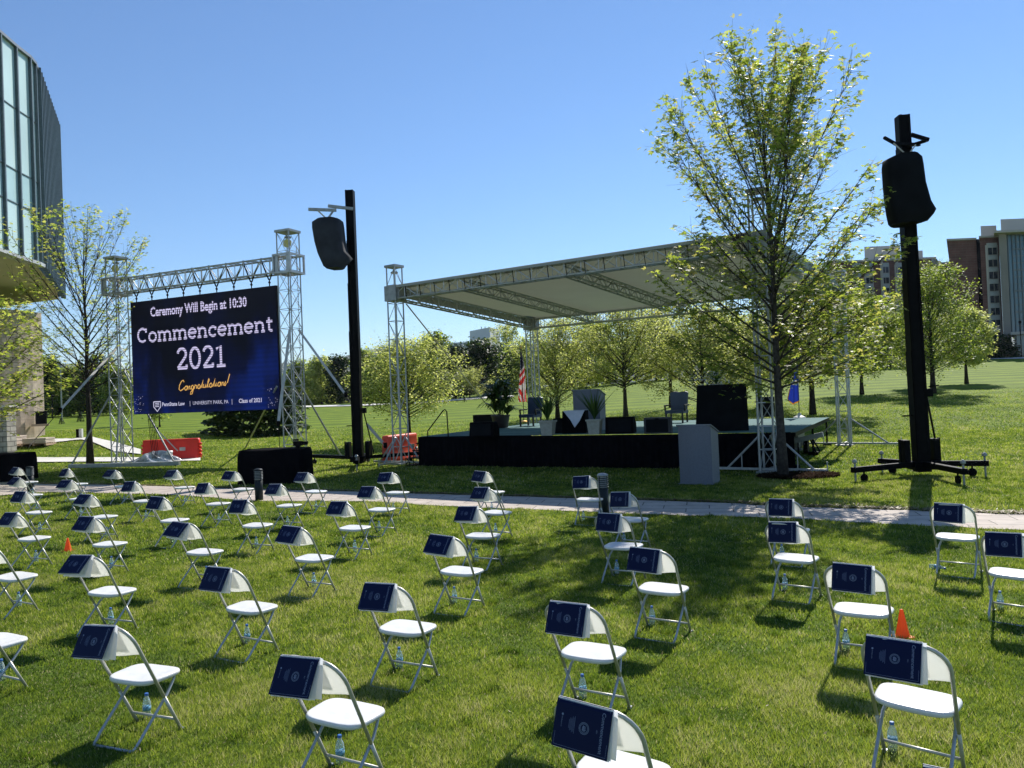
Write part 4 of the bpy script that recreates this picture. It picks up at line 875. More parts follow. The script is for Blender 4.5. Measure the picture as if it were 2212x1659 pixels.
p = D(1727, 903); t = thing('flag', 'royal blue flag with gold fringe on a pole at stage right', 'flag', tuple(p)); t.scale = (0.85, 0.85, 0.92)
MB().lathe((0, 0, 0), [(0.28, 0), (0.26, 0.04), (0.10, 0.12), (0.05, 0.22)], 18).build('base', MARB, t); MB().tube([(0, 0, 0.05), (0, 0, 2.7)], 0.02, 8).build('pole', POLEM, t)
FB2 = mat('flag_royal', (0.012, 0.025, 0.22), 0.7, trans=0.3, tcol=(0.02, 0.05, 0.45)); FO = mat('gold_fringe', (0.8, 0.30, 0.05), 0.7, trans=0.3, tcol=(0.9, 0.3, 0.03)); FW2 = mat('flag_emblem', (0.6, 0.6, 0.62), 0.6)
def f2(u, v): x = -0.50 + 0.52 * u; zt_ = 2.35 - 0.0 * u; zb = 0.62 + 0.42 * abs(u - 0.42) * (1.2 if u < 0.42 else 0.5); zt2 = 1.25 + 1.2 * u ** 1.2; return (x + 0.12 * (1 - v) * (1 - u), 0.05 * math.sin(u * 12), zb + (zt2 - zb) * (1 - v))
m = MB(); m.grid(f2, 16, 14); m.build('cloth', FB2, t, True); m = MB(); m.grid(lambda u, v: (f2(u, 1)[0], f2(u, 1)[1] - 0.004, f2(u, 1)[2] + 0.02 - 0.07 * v), 16, 1); m.grid(lambda u, v: (f2(0, u)[0] - 0.04 + 0.05 * v, f2(0, u)[1] - 0.004, f2(0, u)[2]), 1, 10) if False else None
m.tube([f2(0, k / 8) for k in range(9)], 0.02, 5); m.build('fringe', FO, t)
m = MB()
for k in range(5): m.lathe((-0.30 + 0.05 * k, -0.06, 1.5 - 0.03 * k), [(0.03, 0), (0.04, 0.03), (0.015, 0.07)], 6)
m.build('emblem', FW2, t)
p = D(1655, 900); t = thing('case_stack', 'dark equipment box on the deck behind the front right tower', 'case', tuple(p)); MB().box((0, 0, 0.42), (0.6, 0.5, 0.84)).build('box', SPKB, t); MB().box((0, -0.26, 0.6), (0.5, 0.02, 0.03)).build('handle', ALUD, t)

# trailer and parts right of the stage
TRG = mat('trailer_panel', (0.26, 0.25, 0.20), 0.6, 0, 0.1, 4); p = G(1728, 985); t = thing('equipment_trailer', 'low grey equipment trailer with red lamp beside the right stage end', 'trailer', tuple(p + Vector((0, 0.9, 0))), R(-28))
m = MB(); m.prism([(-0.55, -0.7, 0.25), (0.38, -0.7, 0.25), (0.38, -0.7, 0.80), (0.18, -0.7, 1.0), (-0.55, -0.7, 1.0)], (0, 1.6, 0)); m.build('body', TRG, t); MB().box((-0.10, -0.712, 0.72), (0.5, 0.02, 0.22)).build('window', SPKB, t); MB().box((-0.35, -0.715, 0.55), (0.10, 0.02, 0.07)).build('tail_light', RED, t)
MB().box((0, -0.76, 0.22), (1.0, 0.08, 0.06)).build('bumper', ALUD, t)
for sx in (-1, 1):
    w_ = MB(); w_.tube([(sx * 0.52 - 0.07, 0.1, 0.25), (sx * 0.52 + 0.07, 0.1, 0.25)], 0.25, 18); w_.build('wheel', STEEL, t)
A, B = T(1712, 1000), T(1779, 1000); q = p + Vector((0, -0.2, 0)); t = thing('aluminium_plank', 'long aluminium plank resting across the trailer end', 'plank', tuple(q))
m = MB(); P1, P2 = HV(1706, 955, q, q + us), HV(1778, 938, q, q + us); m.beam(P1, P2, 0.12, 0.16); m.build('box_section', ALUD, t, world=True); m = MB(); m.tube([P1.lerp(P2, 0.6), HV(1762, 975, q, q + us), HV(1757, 980, q, q + us) + Vector((0, 0, -0.05))], 0.03, 6); m.tube([P1.lerp(P2, 0.65), HV(1772, 976, q, q + us)], 0.025, 6); m.tube([P1.lerp(P2, 0.25), P1.lerp(P2, 0.25) - Vector((0, 0, 0.6))], 0.025, 6); m.build('support_leg', STEEL, t, world=True)

# ------------------------------------------------------------------ screen and its truss frame
TA, TB = G(265, 1001), None
u_, v_ = ray(621, 497.6); ZT = W(254, 555, TA.y).z; Yb = (ZT - CAM_H) / v_; TB = Vector((u_ * Yb, Yb, 0)); TA.z = 0
us2 = (TB - TA).normalized(); vs2 = Vector((-us2.y, us2.x, 0)); TW = 0.62
fr = thing('screen_truss_frame', 'aluminium goalpost truss with braces holding up the video screen', 'truss frame', tuple(TA))
tower_part(fr, TA, (TA.x, TA.y, ZT - 0.1), TW, us2, vs2, 12, 'x', 0.030, rd=0.012); tower_part(fr, TB, (TB.x, TB.y, ZT - 0.1), TW, us2, vs2, 12, 'x', 0.030, rd=0.012)
b1, b2 = HV(265, 617, TA, TB), HV(621, 574, TA, TB); zb = (b1.z + b2.z) / 2; hb = 0.62
m = MB(); truss(m, TA + Vector((0, 0, zb)) - us2 * 0.2, TB + Vector((0, 0, zb)) + us2 * 0.2, vs2, (0, 0, 1), 0.5, hb, 22, 0.035, 0.018); m.build('cross_beam', ALU, fr, world=True)
for c in (TA, TB):
    m = MB(); a = math.atan2(us2.y, us2.x)
    for dz in (-hb / 2 - 0.05, hb / 2 + 0.05):
        for sx in (-1, 1):
            m.beam(c + us2 * sx * 0.42 - vs2 * 0.46 + Vector((0, 0, zb + dz)), c + us2 * sx * 0.42 + vs2 * 0.46 + Vector((0, 0, zb + dz)), 0.07, 0.08); m.beam(c + vs2 * sx * 0.42 - us2 * 0.38 + Vector((0, 0, zb + dz + 0.003)), c + vs2 * sx * 0.42 + us2 * 0.38 + Vector((0, 0, zb + dz + 0.003)), 0.07, 0.08)
    for sx in (-1, 1):
        for sy in (-1, 1): m.box(c + us2 * sx * 0.42 + vs2 * sy * 0.42 + Vector((0, 0, zb)), (0.07, 0.07, hb), a)
        m.box(c + us2 * sx * 0.30 - vs2 * 0.40 + Vector((0, 0, zb)), (0.16, 0.02, hb), a)
    m.build('sleeve_block', ALU, fr, world=True)
YEL = mat('yellow_sheave', (0.62, 0.55, 0.16), 0.5)
for c in (TA, TB):
    m = MB(); q = c + Vector((0, -0.1, ZT - 0.55)); m.tube([q - vs2 * 0.05, q + vs2 * 0.05], 0.17, 16); m.build('sheave', YEL, fr, world=True)
m = MB(); q = TB + us2 * 0.42
for k in range(60): m.tube([q + Vector((0, 0, ZT - 0.7 - k * 0.11)), q + Vector((0.01 * (-1) ** k, 0, ZT - 0.79 - k * 0.11))], 0.018, 4)
m.build('hoist_chain', ALUD, fr, world=True)
for P, Q, r_ in (((155, 1009), (239, 852), 0.04), ((251, 1006), (260, 836), 0.04), ((374, 996), (312, 892), 0.04), ((529, 974), (598, 835), 0.04), ((738, 992), (649, 832), 0.04)):
    g0 = G(*P); g0.z = 0.1; cc = TA if P[0] < 400 else TB; e = W(Q[0], Q[1], cc.y - 0.3) if Q[0] != 312 else W(312, 892, TA.y - 0.6)
    if Q[0] == 312: e = TA + us2 * 0.3 + Vector((0, 0, 4.2)); g0 = G(374, 999); g0.z = 0.1
    m = MB(); m.tube([g0, e], r_, 8); m.build('brace', ALUD, fr, world=True)
m = MB(); a, b, c = G(150, 1012), G(251, 1010), G(388, 1006)
for P, Q in ((a, b), (b, c)): m.beam(P + Vector((0, 0, 0.1)), Q + Vector((0, 0, 0.1)), 0.14, 0.16)
m.build('ground_beam', ALUD, fr, world=True)
# ratchet straps
def strapobj(P, Q, label, w_=0.07, tail=None, ms=STRAP):
    t = thing('ratchet_strap', label, 'strap', tuple(Q), 0, 'ratchet straps bracing the trusses'); m = MB(); m.beam(P, Q, w_, 0.012, (0.3, -1, 0.2)); m.build('webbing', ms, t, world=True)
    m = MB(); e = Q; m.box(e, (0.12, 0.1, 0.2), 0.4); m.build('ratchet', STEEL, t, world=True)
    m = MB(); m.tube([Q, tail], 0.014, 5); m.build('hook_line', STEEL, t, world=True)
strapobj(TA + Vector((0, 0, W(240, 747, TA.y).z)), W(130, 886, 31), 'pale strap running from the left screen tower down past the thin maple', 0.10, W(60, 968, 27.5))
strapobj(W(645, 712, TB.y), W(747, 853, 29), 'pale strap from the right screen tower towards the left speaker mast', 0.09, W(762, 880, 28.7))
strapobj(W(792, 916, 29.5), W(832, 962, 29.3), 'short pale strap running down into the faded red barrier', 0.11, W(836, 975, 29.3))
strapobj(W(626, 712, TB.y - 0.5), W(601, 915, TB.y - 2.2), 'white strap hanging down the front of the right screen tower', 0.11, W(604, 968, TB.y - 2.6))
strapobj(W(384, 974, 35), W(339, 928, 35.3), 'thin pale strap above the left red barrier', 0.05, W(333, 915, 35.4))
# screen
A3, B3 = HV(285, 760, TA, TB), HV(600, 760, TA, TB); c = (A3 + B3) / 2; Ws = (B3 - A3).length; z0 = (HV(291, 893, TA, TB).z + HV(602, 887, TA, TB).z) / 2; z1 = (HV(278, 652, TA, TB).z + HV(598, 618, TA, TB).z) / 2; Hs = z1 - z0
scr = thing('video_screen', 'large dark blue outdoor video screen reading Commencement 2021', 'video screen', (c.x, c.y, z0), math.atan2(us2.y, us2.x))
MB().box((0, 0.10, Hs / 2), (Ws, 0.16, Hs)).build('cabinet', STEEL, scr)
def screen_mat():
    m = bpy.data.materials.new('screen_image'); m.use_nodes = True; n = m.node_tree; N = n.nodes; L = n.links; N.clear(); out = N.new('ShaderNodeOutputMaterial'); p = N.new('ShaderNodeBsdfPrincipled'); p.inputs['Base Color'].default_value = (0.004, 0.004, 0.006, 1); p.inputs['Roughness'].default_value = 0.6; p.inputs['Specular IOR Level'].default_value = 0.2
    tc = N.new('ShaderNodeTexCoord'); mp = N.new('ShaderNodeMapping'); mp.inputs['Scale'].default_value = (1, 1, 0.45); no = N.new('ShaderNodeTexNoise'); no.inputs['Scale'].default_value = 0.55; no.inputs['Detail'].default_value = 3
    L.new(tc.outputs['Object'], mp.inputs[0]); L.new(mp.outputs[0], no.inputs['Vector'])
    sp = N.new('ShaderNodeSeparateXYZ'); L.new(tc.outputs['Object'], sp.inputs[0]); mr = N.new('ShaderNodeMapRange'); mr.inputs[1].default_value = 0; mr.inputs[2].default_value = Hs; mr.inputs[3].default_value = 0.12; mr.inputs[4].default_value = -0.14; L.new(sp.outputs[2], mr.inputs[0])
    ad = N.new('ShaderNodeMath'); L.new(no.outputs[0], ad.inputs[0]); L.new(mr.outputs[0], ad.inputs[1])
    r = ramp(N, [(0.40, (0.0005, 0.0005, 0.004)), (0.56, (0.0008, 0.002, 0.020)), (0.70, (0.0015, 0.008, 0.080))]); L.new(ad.outputs[0], r.inputs[0])
    wv = N.new('ShaderNodeTexWave'); wv.bands_direction = 'Z'; wv.inputs['Scale'].default_value = 1.6; L.new(tc.outputs['Object'], wv.inputs['Vector']); m2 = N.new('ShaderNodeMapRange'); m2.inputs[3].default_value = 0.8; m2.inputs[4].default_value = 1.1; L.new(wv.outputs['Fac'], m2.inputs[0])
    L.new(r.outputs[0], p.inputs['Emission Color']); L.new(m2.outputs[0], p.inputs['Emission Strength']); L.new(p.outputs[0], out.inputs[0]); return m
MB().box((0, 0.01, Hs / 2), (Ws - 0.02, 0.02, Hs - 0.02)).build('display', screen_mat(), scr)
TXT = emis('screen_white', (0.62, 0.58, 0.85), 0.75, 3.2); TXT2 = emis('screen_white_small', (0.60, 0.60, 0.80), 0.6); GLD = emis('screen_gold', (0.75, 0.42, 0.12), 0.7)
lay = [0.012]
def sfn(x, y, l): return (x, -l, y)
def nl(): lay[0] += 0.0004; return lay[0]
def arc(cx, cy, rx, ry, a0, a1, n=14): return [(cx + rx * math.cos(R(a0 + (a1 - a0) * i / n)), cy + ry * math.sin(R(a0 + (a1 - a0) * i / n))) for i in range(n + 1)]
GL = {'C': (0.86, [arc(0.42, 0.5, 0.34, 0.46, 48, 312), [(0.70, 0.66), (0.70, 0.98)]]), 'o': (0.70, [arc(0.33, 0.33, 0.26, 0.31, 0, 360, 22)]),
      'm': (1.12, [[(0.15, 0.0), (0.15, 0.66)], [(0.02, 0.63), (0.15, 0.63)], arc(0.34, 0.42, 0.19, 0.21, 180, 0, 10) + [(0.53, 0)], arc(0.74, 0.42, 0.20, 0.21, 180, 0, 10) + [(0.94, 0)], [(0.02, 0.03), (0.28, 0.03)], [(0.41, 0.03), (0.65, 0.03)], [(0.82, 0.03), (1.06, 0.03)]]),
      'e': (0.68, [arc(0.33, 0.33, 0.26, 0.31, 5, 320, 18), [(0.08, 0.35), (0.60, 0.35)]]), 'c': (0.64, [arc(0.33, 0.33, 0.26, 0.31, 50, 315, 16), [(0.51, 0.42), (0.51, 0.64)]]),
      'n': (0.78, [[(0.15, 0.0), (0.15, 0.66)], [(0.02, 0.63), (0.15, 0.63)], arc(0.37, 0.41, 0.21, 0.22, 180, 0, 10) + [(0.58, 0)], [(0.02, 0.03), (0.28, 0.03)], [(0.46, 0.03), (0.70, 0.03)]]),
      't': (0.52, [[(0.20, 0.88), (0.20, 0.2)] + arc(0.34, 0.18, 0.14, 0.15, 180, 300, 6), [(0.03, 0.63), (0.42, 0.63)]]),
      '2': (0.72, [arc(0.32, 0.70, 0.24, 0.25, 170, -35, 12) + [(0.07, 0.06)], [(0.06, 0.05), (0.60, 0.05)], [(0.58, 0.02), (0.58, 0.20)]]), '0': (0.78, [arc(0.36, 0.48, 0.27, 0.46, 0, 360, 24)]), '1': (0.60, [[(0.08, 0.80), (0.32, 0.94), (0.32, 0.0)], [(0.08, 0.04), (0.56, 0.04)]])}
def slab(m, s, x0, x1, y, h, tw):
    tot = sum(GL[c_][0] for c_ in s); k = (x1 - x0) / tot; x = x0
    for c_ in s:
        a_, st_ = GL[c_]
        for pl in st_: ribbon(m, [(x + px_ * k, y + py_ * h) for px_, py_ in pl], tw, sfn, nl())
        x += a_ * k
X = lambda f_: -Ws / 2 + Ws * f_
Z = lambda f_: Hs * f_
m = MB(); slab(m, 'Commencement', X(0.045), X(0.985), Z(0.635), Hs * 0.125, 0.10); m.build('lettering', TXT, scr); m = MB(); slab(m, '2021', X(0.33), X(0.67), Z(0.375), Hs * 0.185, 0.13); m.build('lettering', TXT, scr); m = MB()
def put(m, s, size, xc, y, sx=1.0, align='CENTER', off=0.0, shear=0.0):
    vs, fs = textmesh(s, size, align, shear, off); l = nl(); m.add([(xc + v.x * sx, -l, y + v.y) for v in vs], fs)
put(m, 'Ceremony Will Begin at 10:30', Hs * 0.115, X(0.485), Z(0.855), 0.775, off=0.016)
m.build('lettering', TXT, scr)
m = MB(); put(m, 'PennState Law', Hs * 0.045, X(0.215), Z(0.065), 1.0, 'LEFT', 0.006); put(m, '|', Hs * 0.05, X(0.415), Z(0.065)); put(m, 'UNIVERSITY PARK, PA', Hs * 0.043, X(0.555), Z(0.065), 0.95); put(m, '|', Hs * 0.05, X(0.70), Z(0.065)); put(m, 'Class of 2021', Hs * 0.048, X(0.82), Z(0.065), 0.95, off=0.006)
sh = [(X(0.155), Z(0.105)), (X(0.205), Z(0.105)), (X(0.205), Z(0.06)), (X(0.18), Z(0.02)), (X(0.155), Z(0.06)), (X(0.155), Z(0.105))]; ribbon(m, sh, 0.05, sfn, nl())
for k in range(3): ribbon(m, [(X(0.165), Z(0.09 - 0.014 * k)), (X(0.195), Z(0.092 - 0.014 * k))], 0.035, sfn, nl())
rg2 = random.Random(4)
for k in range(46):
    x = X(rg2.uniform(0.01, 0.06) if k < 26 else rg2.uniform(0.93, 0.99)); y = Z(rg2.uniform(0.01, 0.17)); x += (0.3 if rg2.random() < 0.2 and k < 26 else 0); l = nl(); s_ = 0.022; m.add([(x, -l, y), (x + s_, -l, y), (x + s_, -l, y + s_), (x, -l, y + s_)], [(0, 1, 2, 3)])
m.build('footer', TXT2, scr)
# gold script line
m = MB(); SCR = {'C': [(0.75, 0.85), (0.62, 1.05), (0.38, 0.95), (0.16, 0.55), (0.15, 0.15), (0.38, 0.0), (0.7, 0.15), (0.85, 0.3)], 'o': arc(0.25, 0.2, 0.17, 0.2, 90, 450, 12) + [(0.5, 0.36)], 'n': [(0, 0.4), (0.08, 0), (0.2, 0.36), (0.3, 0.38), (0.33, 0.05), (0.5, 0.1)],
  'g': arc(0.22, 0.2, 0.17, 0.2, 60, 400, 10) + [(0.36, 0.0), (0.25, -0.45), (0.02, -0.5), (0.05, -0.25), (0.5, 0.12)], 'r': [(0, 0.1), (0.12, 0.45), (0.16, 0.34), (0.32, 0.36), (0.3, 0.04), (0.45, 0.12)], 'a': arc(0.22, 0.2, 0.17, 0.2, 60, 400, 10) + [(0.37, 0.04), (0.5, 0.1)],
  't': [(0.05, 0.1), (0.24, 0.85), (0.18, 0.05), (0.4, 0.1)], 'u': [(0, 0.38), (0.04, 0.04), (0.22, 0.04), (0.32, 0.4), (0.33, 0.04), (0.48, 0.1)], 'l': [(0, 0.1), (0.24, 0.75), (0.18, 0.9), (0.08, 0.6), (0.14, 0.02), (0.34, 0.1)], 'i': [(0, 0.1), (0.1, 0.4), (0.1, 0.04), (0.26, 0.1)], 's': [(0, 0.1), (0.16, 0.42), (0.24, 0.18), (0.16, 0.0), (0.02, 0.04)], '!': [(0.1, 0.22), (0.28, 1.1)]}
ADV = {'C': 0.85, 'o': 0.46, 'n': 0.46, 'g': 0.46, 'r': 0.42, 'a': 0.46, 't': 0.36, 'u': 0.46, 'l': 0.3, 'i': 0.24, 's': 0.3, '!': 0.3}
x = 0; tot = sum(ADV[c_] for c_ in 'Congratulations!'); k = Ws * 0.35 / tot; y0 = Z(0.19); hh = Hs * 0.085
for c_ in 'Congratulations!':
    ribbon(m, [(X(0.335) + (x + a_ + 0.18 * b_) * k, y0 + b_ * hh + 0.02 * x) for a_, b_ in SCR[c_]], 0.045, sfn, nl()); x += ADV[c_]
m.build('script_line', GLD, scr)
bz = zb - hb / 2 - z0
for i in range(9):
    m = MB(); x = -Ws / 2 + 0.35 + (Ws - 0.7) * i / 8; tz = bz + hb; A = [(x - 0.22, tz + 0.05), (x + 0.22, tz + 0.05), (x, bz - 0.16)]
    m.tube([(x - 0.2, -0.20, tz + 0.03), (x - 0.02, 0.04, bz - 0.2), (x + 0.02, 0.06, bz - 0.2), (x + 0.2, 0.32, tz + 0.03), (x - 0.2, -0.20, tz + 0.04)], 0.03, 5)
    m.tube([(x, 0.05, bz - 0.16), (x, 0.05, Hs)], 0.022, 6); m.lathe((x, 0.05, bz - 0.36), [(0.03, 0), (0.055, 0.05), (0.03, 0.1)], 8); m.build('sling', STEEL, scr)
m = MB()
for i in range(5): m.tube([(-Ws / 2 + 0.75 + i * 0.09, 0.1, 0.0), (-Ws / 2 + 0.8 + i * 0.1, 0.2, -1.6), (-Ws / 2 + 0.95 + i * 0.06, 0.1, -z0 + 0.2)], 0.012, 4)
m.build('cable', STEEL, scr)

# ------------------------------------------------------------------ speaker masts
def mast(c, H, feet, label, seclist, secw):
    t = thing('speaker_mast', label, 'lift mast', tuple(c)); rz = math.atan2(us.y, us.x) * 0.15; z = 0.12
    for i, (a, b) in enumerate(seclist):
        wd = secw[i]; m = MB(); off = 0.012 * i; m.box((off, off * 0.5, (a + b) / 2), (wd, wd, b - a), rz); 
        m.box((off - wd / 2 + 0.03, -wd / 2 + off * 0.5 - 0.012, (a + b) / 2), (0.05, 0.024, b - a), rz); m.box((off + wd / 2 - 0.03, -wd / 2 + off * 0.5 - 0.012, (a + b) / 2), (0.05, 0.024, b - a), rz); m.build('mast_section', STEEL, t)
    m = MB(); m.box((0, 0, 0.26), (0.52, 0.52, 0.20), rz)
    m.build('base', STEEL, t)
    for sx in (-1, 1): MB().box((sx * 0.36, 0.05, 0.62), (0.14, 0.30, 0.56), rz).build('ballast', STEEL, t); MB().box((sx * 0.49, 0.05, 0.62), (0.03, 0.10, 0.60), rz).build('side_bar', STEEL, t)
    for f_ in feet:
        d = (f_ - c); d.z = 0; E = d; u = d.normalized(); n_ = Vector((-u.y, u.x, 0)); m = MB(); m.beam(u * 0.25 + Vector((0, 0, 0.30)), E + Vector((0, 0, 0.32)), 0.12, 0.13); o_ = m.build('outrigger', STEEL, t)
        m = MB(); m.tube([E - u * 0.08 + Vector((0, 0, 0.0)), E - u * 0.08 + Vector((0, 0, 0.47))], 0.024, 8); m.lathe(tuple(E - u * 0.08 + Vector((0, 0, 0.47))), [(0.02, 0), (0.06, 0.03), (0.055, 0.08), (0.02, 0.11)], 8); m.build('jack', ALUD, o_)
        m = MB(); q = E - u * 0.35; m.tube([q - n_ * 0.025 + Vector((0, 0, 0.10)), q + n_ * 0.025 + Vector((0, 0, 0.10))], 0.10, 14); m.tube([q + Vector((0, 0, 0.12)), q + Vector((0, 0, 0.25))], 0.02, 6); m.build('caster', STEEL, o_)
    m = MB(); m.tube([(0.55, 0.2, 0.4), (0.25, 0.05, 2.0)], 0.025, 6); m.box((0.28, 0, 2.05), (0.16, 0.14, 0.2)); m.tube([(0.3, 0, 2.2), (0.55, 0, 2.22)], 0.018, 6); m.tube([(-0.4, 0, 1.5), (-0.15, 0, 1.5)], 0.02, 6); m.build('winch', STEEL, t)
    return t
c = G(1992, 1027); feet = [G(1843, 1042), G(2138, 1031), G(2087, 1050), G(1900, 1021)]
mt_ = mast(c, 9, feet, 'tall black lift mast at right standing on four outriggers', [(0.1, 3.1), (0.3, 4.9), (2.0, 6.8), (3.0, 8.2), (3.5, 9.0)], [0.315, 0.30, 0.285, 0.275, 0.265]); mt_.rotation_euler = (0, R(-0.75), 0)
c2 = G(775, 1006); feet2 = [G(668, 1002), G(771, 1019), G(905, 997), G(800, 997)]
mast(c2, 10, feet2, 'tall black lift mast at left between the screen and the stage', [(0.1, 3.3), (0.3, 5.0), (2.0, 6.8), (3.0, 8.4), (3.5, 10.3)], [0.33, 0.32, 0.31, 0.30, 0.30])
MB_ = MB
def hull(prof, dep, name, mt, t):
    """lofted cover: prof rows of (z, xl, xr, yf, yb)"""
    m = MB(); n = 16; vs = []
    for z, xl, xr, yf, yb in prof:
        cx, cy, hx, hy = (xl + xr) / 2, (yf + yb) / 2, (xr - xl) / 2, (yb - yf) / 2
        for i in range(n):
            a = 2 * math.pi * (i + 0.5) / n; c_, s_ = math.cos(a), math.sin(a); e = 0.4; vs.append((cx + math.copysign(abs(c_) ** e, c_) * hx, cy + math.copysign(abs(s_) ** e, s_) * hy, z + 0.02 * math.sin(a * 3)))
    k = len(prof); fs = [(i * n + j, i * n + (j + 1) % n, (i + 1) * n + (j + 1) % n, (i + 1) * n + j) for i in range(k - 1) for j in range(n)] + [tuple(range(n)), tuple(reversed(range((k - 1) * n, k * n)))]
    m.add(vs, fs); return m.build(name, mt, t, True)
t = thing('speaker_array', 'black covered line array hanging high on the right mast', 'loudspeaker', (c.x - 0.12, c.y - 0.5, 0), R(-6)); t.scale = (0.92, 0.92, 1)
zz = lambda y: W(1950, y, c.y - 0.5).z
hull([(zz(486), -0.62, 0.0, -0.35, 0.25), (zz(482), -0.66, 0.20, -0.38, 0.28), (zz(468), -0.69, 0.36, -0.40, 0.30), (zz(459), -0.71, 0.42, -0.42, 0.30), (zz(440), -0.73, 0.30, -0.42, 0.30), (zz(400), -0.76, 0.19, -0.42, 0.28), (zz(360), -0.77, 0.15, -0.42, 0.27), (zz(345), -0.74, 0.13, -0.40, 0.26), (zz(337), -0.52, 0.06, -0.33, 0.25)], 0.6, 'cover', SPKB, t)
m = MB(); zc = zz(312); m.beam((-0.80, -0.25, zc + 0.14), (-0.42, -0.1, zc - 0.02), 0.07, 0.06); m.beam((-0.5, -0.15, zc), (0.30, 0.3, zc + 0.05), 0.08, 0.07); m.beam((0.02, 0.1, zc + 0.26), (0.46, 0.1, zc + 0.10), 0.09, 0.08); m.beam((0.0, 0.35, zc + 0.04), (0.42, 0.15, zc + 0.10), 0.07, 0.07); m.build('fly_bar', STEEL, t)
m = MB(); m.tube([(-0.55, -0.2, zc), (-0.2, -0.1, zz(337))], 0.018, 5); m.tube([(0.12, 0.1, zc), (-0.15, -0.1, zz(337))], 0.018, 5); m.build('bridle', STRAP, t)
t = thing('speaker_array', 'dark grey covered line array hanging high on the left mast', 'loudspeaker', (c2.x, c2.y - 0.5, 0), R(-6))
zz = lambda y: W(740, y, c2.y - 0.5).z; PX = c2.y / FPX; cx_ = 762
xx = lambda x: (x - cx_) * PX
hull([(zz(580), xx(719), xx(752), -0.35, 0.2), (zz(574), xx(712), xx(756), -0.4, 0.25), (zz(560), xx(706), xx(770), -0.42, 0.3), (zz(545), xx(700), xx(760), -0.42, 0.3), (zz(520), xx(694), xx(756), -0.42, 0.3), (zz(490), xx(690), xx(754), -0.42, 0.3), (zz(478), xx(690), xx(752), -0.4, 0.3), (zz(472), xx(700), xx(745), -0.35, 0.25)], 0.6, 'cover', SPKC, t)
m = MB(); m.beam((xx(683), -0.2, zz(450)), (xx(740), 0, zz(453)), 0.10, 0.10); m.beam((xx(724), -0.1, zz(444)), (xx(771), 0.3, zz(448)), 0.10, 0.10); m.beam((xx(735), 0, zz(452)), (xx(722), -0.1, zz(472)), 0.07, 0.07); m.build('fly_bar', ALUD, t)
m = MB(); m.tube([(xx(700), -0.15, zz(451)), (xx(720), -0.1, zz(471))], 0.03, 5); m.build('bridle', STRAP, t)

# ------------------------------------------------------------------ draped cases, camera, barriers
def draped(p, wd, dep, h, rz, label):
    t = thing('draped_case', label, 'draped case', tuple(p), rz)
    def fn(u, v):
        a = u * 2 * math.pi; c_, s_ = math.cos(a), math.sin(a); e = 0.22; x = math.copysign(abs(c_) ** e, c_) * wd / 2; y = math.copysign(abs(s_) ** e, s_) * dep / 2; k = 1 + (0.035 * math.sin(a * 11) + 0.02 * math.sin(a * 17 + 1)) * (1 - v); rnd_ = 1 - 0.04 * (v > 0.9)
        return (x * k * rnd_, y * k * rnd_, 0.01 + h * v + 0.015 * math.sin(a * 5) * v)
    m = MB(); m.grid(fn, 110, 6); m.poly([fn(i / 110, 1) for i in range(110)]); m.build('cloth', BLACKC, t, True); m = MB(); m.box((0, 0, h * 0.45), (wd * 0.9, dep * 0.8, h * 0.88)); m.build('case', STEEL, t); return t
p = G(585, 1047); draped(p + Vector((0, 0.55, 0)), 150 / FPX * p.y, 1.0, 1.03, R(-5), 'case under black cloth with a video camera on top')
q = p + Vector((0.75, 0.4, 1.03)); t = thing('video_camera', 'black video camera on top of the draped case', 'camera', tuple(q))
MB().box((0, 0, 0.16), (0.26, 0.16, 0.14)).build('body', STEEL, t); MB().tube([(0.13, 0, 0.16), (0.30, 0, 0.16)], 0.055, 12).build('lens', STEEL, t); MB().box((-0.06, 0, 0.27), (0.16, 0.1, 0.05)).build('viewfinder', STEEL, t); MB().box((0, 0, 0.045), (0.12, 0.12, 0.09)).build('mount', STEEL, t)
p = G(15, 1042); draped(p + Vector((-0.35, 0.55, 0)), 1.75, 1.0, 1.0, 0, 'case under black cloth at the far left edge')
def barrier(p, L, h, rz, label, mt, holes=True):
    t = thing('water_barrier', label, 'barrier', tuple(p), rz, 'red plastic barriers used as ballast'); hl = L / 2
    m = MB(); prof = [(-0.28, 0.0), (-0.28, 0.12), (-0.19, 0.32), (-0.17, 0.5), (-0.15, h - 0.12), (-0.16, h - 0.05), (-0.12, h), (0.12, h), (0.16, h - 0.05), (0.15, h - 0.12), (0.17, 0.5), (0.19, 0.32), (0.28, 0.12), (0.28, 0.0)]
    secs = [(-hl, 0.9), (-hl + 0.05, 1.0), (hl - 0.05, 1.0), (hl, 0.9)]; n = len(prof)
    vs = [(x, y * k, z * (1 if z < 0.1 else (0.985 if k < 1 else 1))) for x, k in secs for y, z in prof]; m.add(vs, [(i * n + j, i * n + (j + 1) % n, (i + 1) * n + (j + 1) % n, (i + 1) * n + j) for i in range(3) for j in range(n)] + [tuple(reversed(range(n))), tuple(3 * n + j for j in range(n))]); m.build('body', mt, t, True)
    m = MB()
    for sx in (-1, 1):
        for k in range(4): m.lathe((sx * (hl + 0.03), 0, 0.15 + k * (h - 0.3) / 4), [(0.06, 0), (0.09, 0.02), (0.09, 0.10), (0.06, 0.12)], 10)
    m.build('knuckle', mt, t)
    m = MB(); m.box((0.55, -0.185, h * 0.52), (0.26, 0.02, 0.16)); m.build('plate', STRAP, t); m = MB(); m.box((0.0, -0.18, h * 0.52), (0.7, 0.02, 0.05)); m.build('slot', mt, t)
    return t
p = G(366, 995); barrier(p + Vector((0, 0.3, 0)), 118 / FPX * p.y, 0.98, R(3), 'bright red plastic barrier lying behind the left screen tower', RED)
p = G(851, 1001); barrier(p + Vector((0.1, 1.1, 0)), 1.9, 1.04, R(62), 'faded red plastic barrier beside the left canopy tower', PINK)
